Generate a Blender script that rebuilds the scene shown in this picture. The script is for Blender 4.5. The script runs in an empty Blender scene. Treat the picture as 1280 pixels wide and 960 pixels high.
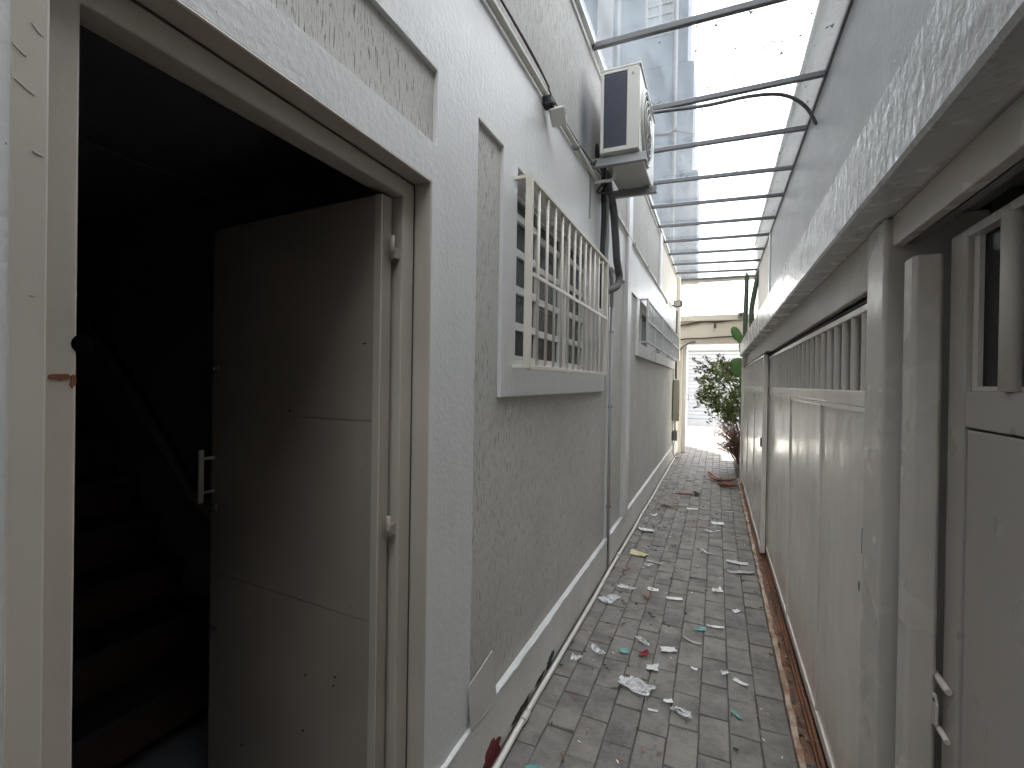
import bpy, bmesh, math, random
from mathutils import Vector, Matrix, noise
random.seed(7)
R = math.radians
S = bpy.context.scene
COL = S.collection

# ------------------------------------------------------------------ camera
YAW, PITCH, ROLL = R(23.1), R(-0.29), R(0.9)
fwd = Vector((-math.sin(YAW) * math.cos(PITCH), math.cos(YAW) * math.cos(PITCH), math.sin(PITCH)))
r0 = Vector((math.cos(YAW), math.sin(YAW), 0)); u0 = r0.cross(fwd)
rt = r0 * math.cos(ROLL) + u0 * math.sin(ROLL); up = u0 * math.cos(ROLL) - r0 * math.sin(ROLL)
cam = bpy.data.cameras.new('camera'); cam.sensor_width = 36; cam.lens = 16.875
cam.clip_start = 0.02; cam.clip_end = 500
co = bpy.data.objects.new('camera', cam); COL.objects.link(co)
co.matrix_world = Matrix(((rt.x, up.x, -fwd.x, 0), (rt.y, up.y, -fwd.y, 0), (rt.z, up.z, -fwd.z, 1.5), (0, 0, 0, 1)))
S.camera = co

# ------------------------------------------------------------------ light
SUN_EL, SUN_AZ = R(58), math.atan2(-0.54, 0.84)          # azimuth from +Y, towards -X
W = bpy.data.worlds.new('World'); S.world = W; W.use_nodes = True
nt = W.node_tree; nt.nodes.clear()
out = nt.nodes.new('ShaderNodeOutputWorld'); bg = nt.nodes.new('ShaderNodeBackground')
sky = nt.nodes.new('ShaderNodeTexSky'); sky.sky_type = 'NISHITA'; sky.sun_disc = False
sky.sun_elevation = SUN_EL; sky.sun_rotation = SUN_AZ; sky.dust_density = 2.0; sky.air_density = 1.0
tc = nt.nodes.new('ShaderNodeTexCoord'); mp = nt.nodes.new('ShaderNodeMapping'); mp.inputs['Scale'].default_value = (2.2, 2.2, 5)
nz = nt.nodes.new('ShaderNodeTexNoise'); nz.inputs['Scale'].default_value = 1.6; nz.inputs['Detail'].default_value = 8
rp = nt.nodes.new('ShaderNodeValToRGB'); rp.color_ramp.elements[0].position = .28; rp.color_ramp.elements[1].position = .62
mx = nt.nodes.new('ShaderNodeMix'); mx.data_type = 'RGBA'
mx.inputs['B'].default_value = (12.2, 12.1, 11.9, 1)       # thin bright cloud
nt.links.new(tc.outputs['Generated'], mp.inputs[0]); nt.links.new(mp.outputs[0], nz.inputs['Vector'])
nt.links.new(nz.outputs['Fac'], rp.inputs[0]); nt.links.new(rp.outputs[0], mx.inputs['Factor'])
nt.links.new(sky.outputs[0], mx.inputs['A']); nt.links.new(mx.outputs['Result'], bg.inputs[0])
bg.inputs[1].default_value = 0.13
nt.links.new(bg.outputs[0], out.inputs[0])
sl = bpy.data.lights.new('sun', 'SUN'); sl.energy = 4.6; sl.angle = R(0.5); sl.color = (1, .95, .87)
so = bpy.data.objects.new('sun', sl); COL.objects.link(so)
sd = Vector((math.sin(SUN_AZ) * math.cos(SUN_EL), math.cos(SUN_AZ) * math.cos(SUN_EL), math.sin(SUN_EL)))
so.rotation_euler = sd.to_track_quat('Z', 'Y').to_euler(); so.location = (0, 0, 30)
S.view_settings.view_transform = 'Standard'; S.view_settings.look = 'None'
S.view_settings.exposure = 2.55; S.view_settings.gamma = 1
S.cycles.max_bounces = 10; S.cycles.diffuse_bounces = 6; S.cycles.transparent_max_bounces = 24
S.cycles.use_denoising = True; S.cycles.sample_clamp_indirect = 6

# ------------------------------------------------------------------ helpers
class MB:
    """collects boxes, tubes, sheets into one mesh (world coordinates)"""
    def __init__(s): s.v = []; s.f = []; s.sm = []
    def add(s, vs, fs, smooth=False):
        b = len(s.v); s.v += [Vector(v) for v in vs]
        for f in fs: s.f.append([b + i for i in f]); s.sm.append(smooth)
        return s
    def box(s, x0, x1, y0, y1, z0, z1):
        vs = [(x, y, z) for x in (x0, x1) for y in (y0, y1) for z in (z0, z1)]
        return s.add(vs, [(0, 1, 3, 2), (4, 6, 7, 5), (0, 4, 5, 1), (2, 3, 7, 6), (0, 2, 6, 4), (1, 5, 7, 3)])
    def tube(s, pts, r, n=10, cap=True):
        pts = [Vector(p) for p in pts]; rs = r if isinstance(r, (list, tuple)) else [r] * len(pts)
        rings = []; prev = None
        for i, p in enumerate(pts):
            t = (pts[min(i + 1, len(pts) - 1)] - pts[max(i - 1, 0)]).normalized()
            if prev is None:
                a = Vector((0, 0, 1)) if abs(t.z) < .9 else Vector((1, 0, 0)); prev = t.cross(a).normalized()
            prev = (prev - t * prev.dot(t)).normalized(); q = t.cross(prev)
            rings.append([p + (prev * math.cos(k * 2 * math.pi / n) + q * math.sin(k * 2 * math.pi / n)) * rs[i] for k in range(n)])
        vs = [v for g in rings for v in g]; fs = []
        for i in range(len(pts) - 1):
            for k in range(n): fs.append((i * n + k, i * n + (k + 1) % n, (i + 1) * n + (k + 1) % n, (i + 1) * n + k))
        s.add(vs, fs, True)
        if cap: s.add(rings[0], [tuple(range(n))[::-1]]); s.add(rings[-1], [tuple(range(n))])
        return s
    def disc(s, c, axis, r, depth, n=20):
        c = Vector(c); a = Vector(axis).normalized()
        return s.tube([c, c + a * depth], r, n)
    def sheet(s, fn, nu, nv, smooth=True):
        vs = [fn(i / nu, j / nv) for j in range(nv + 1) for i in range(nu + 1)]
        return s.add(vs, [(j * (nu + 1) + i, j * (nu + 1) + i + 1, (j + 1) * (nu + 1) + i + 1, (j + 1) * (nu + 1) + i) for j in range(nv) for i in range(nu)], smooth)
    def plateX(s, xf, xb, us, vs, solid):
        """slab between planes X=xf and X=xb cut to the cells (Y,Z) that solid(y,z) keeps"""
        us = sorted(set(us)); vs = sorted(set(vs)); nu, nv = len(us) - 1, len(vs) - 1
        ok = [[solid((us[i] + us[i + 1]) / 2, (vs[j] + vs[j + 1]) / 2) for j in range(nv)] for i in range(nu)]
        sg = 1 if xf > xb else -1
        for i in range(nu):
            for j in range(nv):
                if not ok[i][j]: continue
                y0, y1, z0, z1 = us[i], us[i + 1], vs[j], vs[j + 1]
                for x, d in ((xf, sg), (xb, -sg)):
                    q = [(x, y0, z0), (x, y1, z0), (x, y1, z1), (x, y0, z1)]
                    s.add(q if d > 0 else q[::-1], [(0, 1, 2, 3)])
                for di, dj, a, b in ((-1, 0, (y0, z0), (y0, z1)), (1, 0, (y1, z1), (y1, z0)), (0, -1, (y1, z0), (y0, z0)), (0, 1, (y0, z1), (y1, z1))):
                    ii, jj = i + di, j + dj
                    if 0 <= ii < nu and 0 <= jj < nv and ok[ii][jj]: continue
                    q = [(xf, *a), (xf, *b), (xb, *b), (xb, *a)]
                    s.add(q if sg < 0 else q[::-1], [(0, 1, 2, 3)])
        return s

def wloc(o):
    p = Vector((0, 0, 0))
    while o is not None: p = p + o.location; o = o.parent
    return p
def obj(name, mb, mat, parent=None, bevel=0, label=None, kind=None, seg=2, origin=None):
    org = Vector(origin) if origin is not None else Vector((0, 0, 0))
    base = wloc(parent)
    me = bpy.data.meshes.new(name)
    me.from_pydata([v - base - org for v in mb.v], [], mb.f); me.polygons.foreach_set('use_smooth', mb.sm)
    bm = bmesh.new(); bm.from_mesh(me); bmesh.ops.remove_doubles(bm, verts=bm.verts, dist=1e-5)
    bmesh.ops.recalc_face_normals(bm, faces=bm.faces); bm.to_mesh(me); bm.free()
    for m in (mat if isinstance(mat, (list, tuple)) else [mat]): me.materials.append(m)
    me.update()
    o = bpy.data.objects.new(name, me); COL.objects.link(o); o.location = org
    if parent: o.parent = parent
    if bevel:
        b = o.modifiers.new('bevel', 'BEVEL'); b.width = bevel; b.segments = seg; b.limit_method = 'ANGLE'; b.angle_limit = R(40); b.harden_normals = False
    if label: o['label'] = label
    if kind: o['kind'] = kind
    return o
def thing(name, loc, label, cat, group=None):
    o = bpy.data.objects.new(name, None); COL.objects.link(o); o.location = loc; o.empty_display_size = .1
    o['label'] = label; o['category'] = cat
    if group: o['group'] = group
    return o
def tag(o, label, cat, group=None):
    o['label'] = label; o['category'] = cat
    if group: o['group'] = group
    return o
def copy_part(o, parent, loc):
    c = o.copy(); COL.objects.link(c); c.parent = parent; c.location = loc; return c
def bz(x0, x1, y0, y1, z0, z1): return MB().box(x0, x1, y0, y1, z0, z1)
def spline(pts, n=8):
    pts = [Vector(p) for p in pts]; o = []
    for i in range(len(pts) - 1):
        p0 = pts[max(i - 1, 0)]; p1 = pts[i]; p2 = pts[i + 1]; p3 = pts[min(i + 2, len(pts) - 1)]
        for k in range(n):
            t = k / n
            o.append(.5 * (2 * p1 + (p2 - p0) * t + (2 * p0 - 5 * p1 + 4 * p2 - p3) * t * t + (3 * p1 - p0 - 3 * p2 + p3) * t ** 3))
    return o + [pts[-1]]

# ------------------------------------------------------------------ materials
class NM:
    def __init__(s, name):
        s.m = bpy.data.materials.new(name); s.m.use_nodes = True; s.t = s.m.node_tree; s.t.nodes.clear()
        s.o = s.n('ShaderNodeOutputMaterial'); s.b = s.n('ShaderNodeBsdfPrincipled'); s.l(s.b.outputs[0], s.o.inputs[0])
        s.tc = s.n('ShaderNodeTexCoord')
    def n(s, t, **k):
        x = s.t.nodes.new(t)
        for a, b in k.items(): setattr(x, a, b)
        return x
    def l(s, a, b): s.t.links.new(a, b)
    def noise(s, scale, detail=4, rough=.55, sc=(1, 1, 1), dist=0, coord='Object'):
        m = s.n('ShaderNodeMapping'); m.inputs['Scale'].default_value = sc; s.l(s.tc.outputs[coord], m.inputs[0])
        x = s.n('ShaderNodeTexNoise'); x.inputs['Scale'].default_value = scale; x.inputs['Detail'].default_value = detail
        x.inputs['Roughness'].default_value = rough; x.inputs['Distortion'].default_value = dist
        s.l(m.outputs[0], x.inputs['Vector']); return x.outputs['Fac']
    def ramp(s, fac, a, b, c0=(0, 0, 0, 1), c1=(1, 1, 1, 1)):
        x = s.n('ShaderNodeValToRGB'); e = x.color_ramp.elements
        e[0].position = a; e[1].position = b; e[0].color = c0; e[1].color = c1; s.l(fac, x.inputs[0]); return x.outputs[0]
    def mix(s, fac, a, b):
        x = s.n('ShaderNodeMix', data_type='RGBA')
        for i, v in (('Factor', fac), ('A', a), ('B', b)):
            if hasattr(v, 'is_linked'): s.l(v, x.inputs[i])
            else: x.inputs[i].default_value = v if isinstance(v, (int, float)) else (*v[:3], 1)
        return x.outputs['Result']
    def math(s, op, a, b=0.0):
        x = s.n('ShaderNodeMath', operation=op)
        for i, v in ((0, a), (1, b)):
            if hasattr(v, 'is_linked'): s.l(v, x.inputs[i])
            else: x.inputs[i].default_value = v
        return x.outputs[0]
    def bump(s, h, strength, dist, prev=None):
        x = s.n('ShaderNodeBump'); x.inputs['Strength'].default_value = strength; x.inputs['Distance'].default_value = dist
        s.l(h, x.inputs['Height'])
        if prev is not None: s.l(prev, x.inputs['Normal'])
        return x.outputs[0]
    def col(s, v):
        if hasattr(v, 'is_linked'): s.l(v, s.b.inputs['Base Color'])
        else: s.b.inputs['Base Color'].default_value = (*v, 1)
    def rough(s, v):
        if hasattr(v, 'is_linked'): s.l(v, s.b.inputs['Roughness'])
        else: s.b.inputs['Roughness'].default_value = v
    def nrm(s, v): s.l(v, s.b.inputs['Normal'])

def paint(name, c, rough=.4, var=.12, fine=90, fstr=.25, fd=.002, wav=0.0, chips=None, spec=.5, streak=0.0, metal=0):
    m = NM(name); d = tuple(x * (1 - var) * .95 for x in c)
    k = m.mix(m.ramp(m.noise(2.3, 3, .5), .3, .75), c, d)
    if streak:
        k = m.mix(m.math('MULTIPLY', m.ramp(m.noise(1, 3, .5, (22, 22, .9)), .42, .9), streak), k, (c[0] * .62, c[1] * .55, c[2] * .46))
    if chips:
        k = m.mix(m.ramp(m.noise(38, 3, .6), .74, .76), k, chips)
    m.col(k); m.b.inputs['Specular IOR Level'].default_value = spec; m.b.inputs['Metallic'].default_value = metal
    m.rough(m.math('ADD', m.math('MULTIPLY', m.noise(7, 2, .45), .16), rough - .08))
    n = m.bump(m.noise(fine, 4, .6), fstr, fd)
    if wav: n = m.bump(m.noise(3.2, 2, .5), wav, .02, n)
    m.nrm(n); return m.m

M = {}
# smooth acrylic stucco, slightly orange-peeled
def stucco(name, c, rough=.45, lump=.5, lsc=60, var=.1, spec=.5, drip=.35):
    m = NM(name)
    k = m.mix(m.ramp(m.noise(1.7, 7, .65), .35, .7), c, tuple(x * (1 - var) for x in c))
    k = m.mix(m.math('MULTIPLY', m.ramp(m.noise(1, 5, .7, (6, 6, .5)), .55, .8), drip), k, tuple(x * .75 for x in c))
    k = m.mix(m.ramp(m.noise(75, 2, .5), .76, .79), k, (.16, .15, .14))
    m.col(k); m.rough(m.math('ADD', m.math('MULTIPLY', m.noise(9, 4), .3), rough - .15)); m.b.inputs['Specular IOR Level'].default_value = spec
    n = m.bump(m.noise(lsc, 3, .55), lump, .004); n = m.bump(m.noise(260, 2, .5), .3, .001, n); n = m.bump(m.noise(1.3, 3), .25, .02, n)
    m.nrm(n); return m.m
M['white'] = stucco('white_stucco', (.70, .695, .685), .42, .45, 55)
M['white_rough'] = stucco('beam_stucco', (.60, .60, .585), .26, 1.0, 26, .12, .8)
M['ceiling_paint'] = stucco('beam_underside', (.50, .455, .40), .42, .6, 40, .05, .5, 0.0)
M['bluegrey'] = stucco('bluegrey_wall', (.46, .452, .44), .5, .5, 45, .14)
M['creamwall'] = stucco('cream_wall', (.66, .61, .52), .6, .4, 50, .12)
def grafiato(name, c, dark, strength=.8, amount=(.36, .46)):
    m = NM(name)
    g = m.noise(1, 3, .55, (140, 140, 17), .25)
    g2 = m.noise(1, 2, .5, (250, 250, 34), .2)
    msk = m.ramp(g, amount[0], amount[1]); big = m.ramp(m.noise(1.4, 5, .6), .35, .7)
    msk2 = m.ramp(g2, .34, .44)
    k = m.mix(big, c, tuple(x * .84 for x in c)); k = m.mix(m.math('SUBTRACT', 1, msk), k, dark)
    k = m.mix(m.math('MULTIPLY', m.math('SUBTRACT', 1, msk2), .45), k, dark)
    k = m.mix(m.math('MULTIPLY', m.noise(160, 2), .25), k, tuple(min(1, x * 1.35) for x in c))
    m.col(k); m.rough(.75)
    n = m.bump(msk, strength, .006); n = m.bump(msk2, .4, .003, n); n = m.bump(m.noise(220, 3), .35, .0015, n); m.nrm(n); return m.m
M['grafiato'] = grafiato('scratched_plaster', (.56, .545, .51), (.21, .205, .195), .8, (.31, .39))
M['grafiato_up'] = grafiato('upper_scratched_plaster', (.42, .41, .385), (.25, .245, .23), .6, (.32, .45))
M['skirt'] = stucco('skirting_plaster', (.76, .745, .71), .5, .5, 70, .2)
M['ledge'] = stucco('skirting_ledge', (.72, .72, .71), .5, .6, 60, .2)
M['cream'] = paint('cream_enamel', (.60, .55, .48), .34, .1, 40, .15, .002, .12, None, .5, .12)
M['frame_cream'] = paint('door_frame_enamel', (.54, .485, .42), .38, .12, 50, .2, .002, .1, None, .5, .15)
M['door'] = paint('door_paint', (.40, .345, .295), .42, .18, 60, .12, .002, .1, (.1, .09, .08), .5, .2)
M['gate'] = paint('gate_enamel', (.84, .785, .715), .2, .1, 30, .06, .002, .35, (.50, .42, .33), .5, .3)
M['gate_bar'] = paint('gate_bar_enamel', (.72, .67, .60), .3, .12, 40, .1, .002)
M['pillar'] = paint('pillar_paint', (.62, .575, .52), .26, .05, 25, .4, .004, .22, None, .6, .08)
M['near_door'] = paint('near_door_enamel', (.47, .43, .39), .30, .05, 30, .1, .002, .12, None, .5, .12)
M['alu'] = paint('white_aluminium', (.72, .72, .70), .35, .06, 60, .05, .001)
M['grille'] = paint('grille_enamel', (.72, .67, .58), .4, .12, 60, .15, .001, 0, (.25, .14, .08))
M['light_grille'] = paint('light_grey_grille', (.52, .52, .51), .4, .1)
M['steel'] = paint('galvanised_steel', (.27, .275, .28), .4, .2, 50, .15, .001, 0, None, .5, .2, .4)
M['barmetal'] = paint('canopy_bar_paint', (.11, .11, .115), .45, .2, 50, .2, .001, 0, None, .5, .3)
M['ac'] = paint('ac_enamel', (.50, .49, .45), .4, .1, 40, .1, .001, 0, None, .5, .3)
M['acdark'] = paint('ac_coil', (.03, .035, .06), .5, .1, 200, .4, .002)
M['pvc'] = paint('white_pvc', (.70, .68, .62), .35, .2, 30, .1, .001, 0, None, .5, .3)
M['beige'] = paint('beige_box', (.42, .41, .31), .5, .1)
M['rubber'] = paint('black_rubber', (.03, .03, .032), .6, .2, 120, .3, .001)
M['foam'] = paint('grey_hose', (.13, .125, .13), .75, .25, 90, .5, .003)
M['greypipe'] = paint('grey_pipe', (.42, .43, .42), .45, .15)
M['black'] = paint('black_plastic', (.008, .008, .009), .45, .1)
M['hole_black'] = paint('black_void', (.004, .004, .004), .95, .1, 60, .1, .001, 0, None, .0)
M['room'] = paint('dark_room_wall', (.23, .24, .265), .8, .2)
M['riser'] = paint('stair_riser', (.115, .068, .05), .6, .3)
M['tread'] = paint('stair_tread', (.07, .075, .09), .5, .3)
M['rail'] = paint('handrail', (.26, .22, .18), .45, .2)
M['tile'] = paint('grey_cover', (.50, .48, .44), .5, .1)
M['street'] = paint('street_concrete', (.55, .53, .49), .85, .25, 60, .4, .004)
M['soil'] = paint('dark_soil', (.10, .088, .073), .95, .4, 80, .8, .01)
M['facade'] = paint('facade_white', (.42, .415, .41), .7, .1)
M['facade_slat'] = paint('facade_slats', (.29, .295, .305), .6, .1)
M['tower'] = paint('tower_render', (.07, .085, .11), .75, .2, 40, .0, .003, 0, None, .3, .6)
M['tower_light'] = paint('tower_trim', (.17, .175, .18), .75, .1)
M['backing'] = paint('backing_sheet', (.10, .097, .092), .6, .2)
M['garage'] = paint('garage_inside', (.12, .115, .11), .9, .3)
M['red_paint'] = paint('peeled_red', (.20, .012, .02), .6, .4, 60, .6, .003)
M['blue_paint'] = paint('peeled_blue', (.035, .075, .11), .6, .4, 60, .6, .003)
M['rust'] = paint('rust_stain', (.25, .09, .035), .8, .5, 40, .6, .003)
def kerbmat():
    m = NM('rusty_channel')
    k = m.mix(m.ramp(m.noise(1, 6, .65, (30, 2.5, 8)), .38, .62), (.235, .105, .06), (.075, .045, .032))
    k = m.mix(m.ramp(m.noise(14, 5, .7), .55, .7), k, (.38, .24, .15))
    m.col(k); m.rough(.75); m.nrm(m.bump(m.noise(60, 5, .7), .7, .006)); return m.m
M['channel'] = kerbmat()
def kerbedge():
    m = NM('worn_kerb_edge')
    k = m.mix(m.ramp(m.noise(9, 6, .7), .4, .6), (.50, .42, .33), (.27, .15, .09))
    m.col(k); m.rough(.8); m.nrm(m.bump(m.noise(50, 5, .7), .8, .008)); return m.m
M['kerb'] = kerbedge()
def pavermat():
    m = NM('worn_paver')
    oi = m.n('ShaderNodeObjectInfo')
    a = m.ramp(oi.outputs['Random'], 0, 1, (.145, .138, .128, 1), (.205, .186, .16, 1))
    mp = m.n('ShaderNodeVectorMath', operation='ADD'); sc = m.n('ShaderNodeVectorMath', operation='SCALE')
    m.l(oi.outputs['Location'], sc.inputs[0]); sc.inputs['Scale'].default_value = 1.0
    m.l(m.tc.outputs['Object'], mp.inputs[0]); m.l(sc.outputs[0], mp.inputs[1])
    def nz(s, d=5, r=.6):
        x = m.n('ShaderNodeTexNoise'); x.inputs['Scale'].default_value = s; x.inputs['Detail'].default_value = d; x.inputs['Roughness'].default_value = r
        m.l(mp.outputs[0], x.inputs['Vector']); return x.outputs['Fac']
    k = m.mix(m.ramp(nz(3.2, 7, .7), .42, .62), a, (.225, .207, .18))
    k = m.mix(m.math('MULTIPLY', m.ramp(nz(4.0, 7, .75), .45, .66), .85), k, (.065, .062, .058))
    k = m.mix(m.ramp(nz(170, 3, .6), .64, .72), k, (.30, .285, .26))
    k = m.mix(m.ramp(nz(120, 3, .6), .28, .36, (1, 1, 1, 1), (0, 0, 0, 1)), k, (.045, .042, .04))
    m.col(k); m.rough(m.math('ADD', m.math('MULTIPLY', nz(8), .35), .42))
    n = m.bump(nz(110, 5, .7), .8, .004); n = m.bump(nz(14, 4, .6), .5, .01, n); m.nrm(n); return m.m
M['paver'] = pavermat()
def glassmat(name, tint, base_refl=.06, dirt_glare=.0, dcol=(.6, .62, .6), rough=.02, mapscale=1.0):
    """clear sheet: see-through with Fresnel mirror and a film of dust or painted-in glare"""
    m = NM(name); m.t.nodes.remove(m.b)
    tr = m.n('ShaderNodeBsdfTransparent'); tr.inputs[0].default_value = (*tint, 1)
    gl = m.n('ShaderNodeBsdfGlossy'); gl.inputs['Roughness'].default_value = rough
    lw = m.n('ShaderNodeLayerWeight'); lw.inputs[0].default_value = .5
    fz = m.math('ADD', m.math('MULTIPLY', m.math('POWER', lw.outputs['Facing'], 5.0), .9), base_refl * .6)
    a = m.n('ShaderNodeMixShader'); m.l(fz, a.inputs[0]); m.l(tr.outputs[0], a.inputs[1]); m.l(gl.outputs[0], a.inputs[2])
    last = a.outputs[0]
    if dirt_glare:
        df = m.n('ShaderNodeBsdfDiffuse'); df.inputs[0].default_value = (*dcol, 1)
        tl = m.n('ShaderNodeBsdfTranslucent'); tl.inputs[0].default_value = (*dcol, 1)
        dd = m.n('ShaderNodeMixShader'); dd.inputs[0].default_value = .6; m.l(df.outputs[0], dd.inputs[1]); m.l(tl.outputs[0], dd.inputs[2])
        d1 = m.math('MULTIPLY', m.ramp(m.noise(1, 6, .65, (7, 1.3, 1)), .35, .75), dirt_glare)
        d2 = m.math('MULTIPLY', m.ramp(m.noise(30, 4, .6), .66, .72), dirt_glare * 1.2)
        fac = m.math('MINIMUM', m.math('ADD', m.math('ADD', d1, d2), dirt_glare * .35), .9)
        b = m.n('ShaderNodeMixShader'); m.l(fac, b.inputs[0]); m.l(last, b.inputs[1]); m.l(dd.outputs[0], b.inputs[2]); last = b.outputs[0]
    m.l(last, m.o.inputs[0]); return m.m
M['canopy_glass'] = glassmat('canopy_glass', (.94, .955, .96), dirt_glare=.16, dcol=(.55, .60, .63), rough=.25)
M['pane'] = glassmat('window_glass', (.55, .60, .62), rough=.05, dirt_glare=.30, dcol=(.5, .52, .53))  # grey film paints in the reflections that lighten the panes
M['door_pane'] = glassmat('door_glass', (.35, .38, .40), rough=.08, dirt_glare=.06)
def leafmat(name, c, c2, trans=.25):
    m = NM(name); oi = m.noise(9, 4, .6)
    k = m.mix(m.ramp(oi, .35, .65), c, c2); m.col(k); m.rough(.5)
    m.b.inputs['Transmission Weight'].default_value = 0
    tl = m.n('ShaderNodeBsdfTranslucent'); m.l(k, tl.inputs[0]); x = m.n('ShaderNodeMixShader'); x.inputs[0].default_value = trans
    m.l(m.b.outputs[0], x.inputs[1]); m.l(tl.outputs[0], x.inputs[2]); m.l(x.outputs[0], m.o.inputs[0]); return m.m
M['leaf'] = leafmat('shrub_leaf', (.16, .22, .07), (.27, .31, .13), .6)
M['leaf_dark'] = leafmat('shrub_leaf_dark', (.05, .07, .045), (.14, .08, .055))
M['dry'] = leafmat('dry_twig', (.58, .43, .36), (.44, .29, .23), .6)
M['bark'] = paint('bark', (.10, .075, .055), .9, .4, 60, .8, .006)
M['cactus'] = paint('cactus_skin', (.075, .11, .08), .55, .3, 50, .3, .003)
M['pad'] = leafmat('cactus_pad', (.075, .17, .045), (.12, .23, .06), .15)
M['paper'] = leafmat('white_paper', (.86, .86, .85), (.78, .78, .77), .2)
M['paper_grey'] = leafmat('dirty_paper', (.50, .49, .47), (.36, .35, .33), .15)
M['teal'] = leafmat('teal_wrapper', (.12, .36, .36), (.18, .44, .42), .2)
M['red'] = leafmat('red_wrapper', (.35, .02, .025), (.22, .015, .02), .1)
M['yellow'] = leafmat('yellow_wrapper', (.62, .55, .22), (.70, .68, .58), .15)
M['palm'] = leafmat('dry_palm', (.23, .095, .06), (.33, .16, .10), .1)
M['pink'] = leafmat('dry_pink', (.36, .20, .17), (.24, .10, .08), .1)
M['darkbit'] = leafmat('dark_leaf', (.03, .022, .018), (.06, .035, .025), .0)
def filmmat():
    m = NM('clear_film')
    m.col((.90, .91, .91)); m.rough(.18); m.b.inputs['Specular IOR Level'].default_value = .8
    n = m.bump(m.noise(60, 4, .6), .8, .01); m.nrm(n)
    tr = m.n('ShaderNodeBsdfTransparent'); x = m.n('ShaderNodeMixShader')
    m.l(m.ramp(m.noise(45, 5, .7), .35, .6, (.25, .25, .25, 1), (.75, .75, .75, 1)), x.inputs[0])
    m.l(tr.outputs[0], x.inputs[1]); m.l(m.b.outputs[0], x.inputs[2]); m.l(x.outputs[0], m.o.inputs[0]); return m.m
M['film'] = filmmat()

# ================================================================== SETTING
def setting(name, mb, mat, parent=None, kind='structure', **k): return obj(name, mb, mat, parent, kind=kind, **k)
setting('ground', bz(-60, 60, -60, 90, -.6, -.07), M['soil'])
alley = setting('alley_bed', bz(-.80, .42, -2.6, 12.55, -.07, -.0042), M['soil'])
setting('street', bz(-40, 40, 12.55, 16.2, -.07, -.004), M['street'])
setting('pavement', bz(-40, 40, 16.2, 30, -.07, .12), M['street'], bevel=.02)
setting('planting_soil', bz(.345, .688, 8.47, 11.08, -.07, .03), M['soil'])

# ---- pavers: running bond, 0.1225 x 0.25, continuous joints along the alley
PW, PL, J, JL = .1225, .25, .003, .0055
def paver_mesh(seed):
    r = random.Random(seed); bm = bmesh.new()
    w, l = (PW - J) / 2, (PL - JL) / 2
    c = [(-w, -l), (w, -l), (w, l), (-w, l)]
    c = [(x + r.uniform(-.0015, .0015), y + r.uniform(-.003, .003)) for x, y in c]
    e = .003
    top = [bm.verts.new((x - math.copysign(e, x), y - math.copysign(e, y), r.uniform(-.0012, .0012))) for x, y in c]
    mid = [bm.verts.new((x, y, -.0035)) for x, y in c]
    bot = [bm.verts.new((x, y, -.05)) for x, y in c]
    bm.faces.new(top)
    for a, b in ((top, mid), (mid, bot)):
        for i in range(4): bm.faces.new((a[i], b[i], b[(i + 1) % 4], a[(i + 1) % 4]))
    bmesh.ops.recalc_face_normals(bm, faces=bm.faces)
    me = bpy.data.meshes.new('paver'); bm.to_mesh(me); bm.free(); me.materials.append(M['paver']); return me
pm = [paver_mesh(i) for i in range(6)]
rest = []
near = []
rp_ = random.Random(3)
for ci in range(9):
    x = -.783 + PW * (ci + .5)
    off = (.5 if ci % 2 else 0) * PL + rp_.uniform(-.03, .03)
    for k in range(-10, 60):
        y = k * PL + off
        if y < -2.4 or y > 12.4: continue
        (near if 1.5 < y < 9.7 else rest).append((x, y))
near.sort(key=lambda p: p[1]); rest += near[300:]; near = near[:300]
for i, (x, y) in enumerate(near):
    o = bpy.data.objects.new('paver', pm[rp_.randrange(6)]); COL.objects.link(o); o.parent = alley
    o.location = (x, y, rp_.uniform(-.003, .001)); o.rotation_euler = (rp_.gauss(0, .007), rp_.gauss(0, .004), math.pi * rp_.randrange(2) + rp_.gauss(0, .008))
mb = MB()
for x, y in rest:
    z = rp_.uniform(-.003, .001); w, l, e = (PW - J) / 2, (PL - JL) / 2, .005
    mb.add([(x - w + e, y - l + e, z), (x + w - e, y - l + e, z), (x + w - e, y + l - e, z), (x - w + e, y + l - e, z),
            (x - w, y - l, z - .02), (x + w, y - l, z - .02), (x + w, y + l, z - .02), (x - w, y + l, z - .02)],
           [(0, 1, 2, 3), (0, 4, 5, 1), (1, 5, 6, 2), (2, 6, 7, 3), (3, 7, 4, 0)])
obj('paver_field', mb, M['paver'], alley, kind='stuff')

# ================================================================== LEFT HOUSE
house = thing('house', (-.85, 4, 0), 'white stuccoed house along the left side with open cream door and barred windows', 'house')
D = (.335, 1.236, -.1, 2.1)
W1 = (1.905, 3.41, 1.575, 2.42)
WF = [(5.45 + 1.6 * k, 6.92 + 1.6 * k, 1.95, 2.43) for k in range(3)]
P = [(-.6, 1.26, 2.222, 2.445), (1.535, 3.83, .25, 2.442), (3.87, 4.52, .25, 2.442), (4.74, 10.32, .25, 2.42)]
SUR = [(1.757, 3.69, 1.435, 2.7), (5.27, 10.32, 1.80, 2.7)]
ins = lambda r, y, z: r[0] < y < r[1] and r[2] < z < r[3]
opening = lambda y, z: any(ins(r, y, z) for r in [D, W1] + WF)
frontL = lambda y, z: not opening(y, z) and (any(ins(r, y, z) for r in SUR) or not any(ins(r, y, z) for r in P))
us = [-2.5, 11.0] + [q for r in [D, W1] + WF + P + SUR for q in r[:2]]
vs = [0, 2.88] + [q for r in [D, W1] + WF + P + SUR for q in r[2:] if 0 < q < 2.88]
obj('wall', MB().plateX(-.8, -.8185, us, vs, frontL), M['white'], house, bevel=.003, seg=1)
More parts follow.
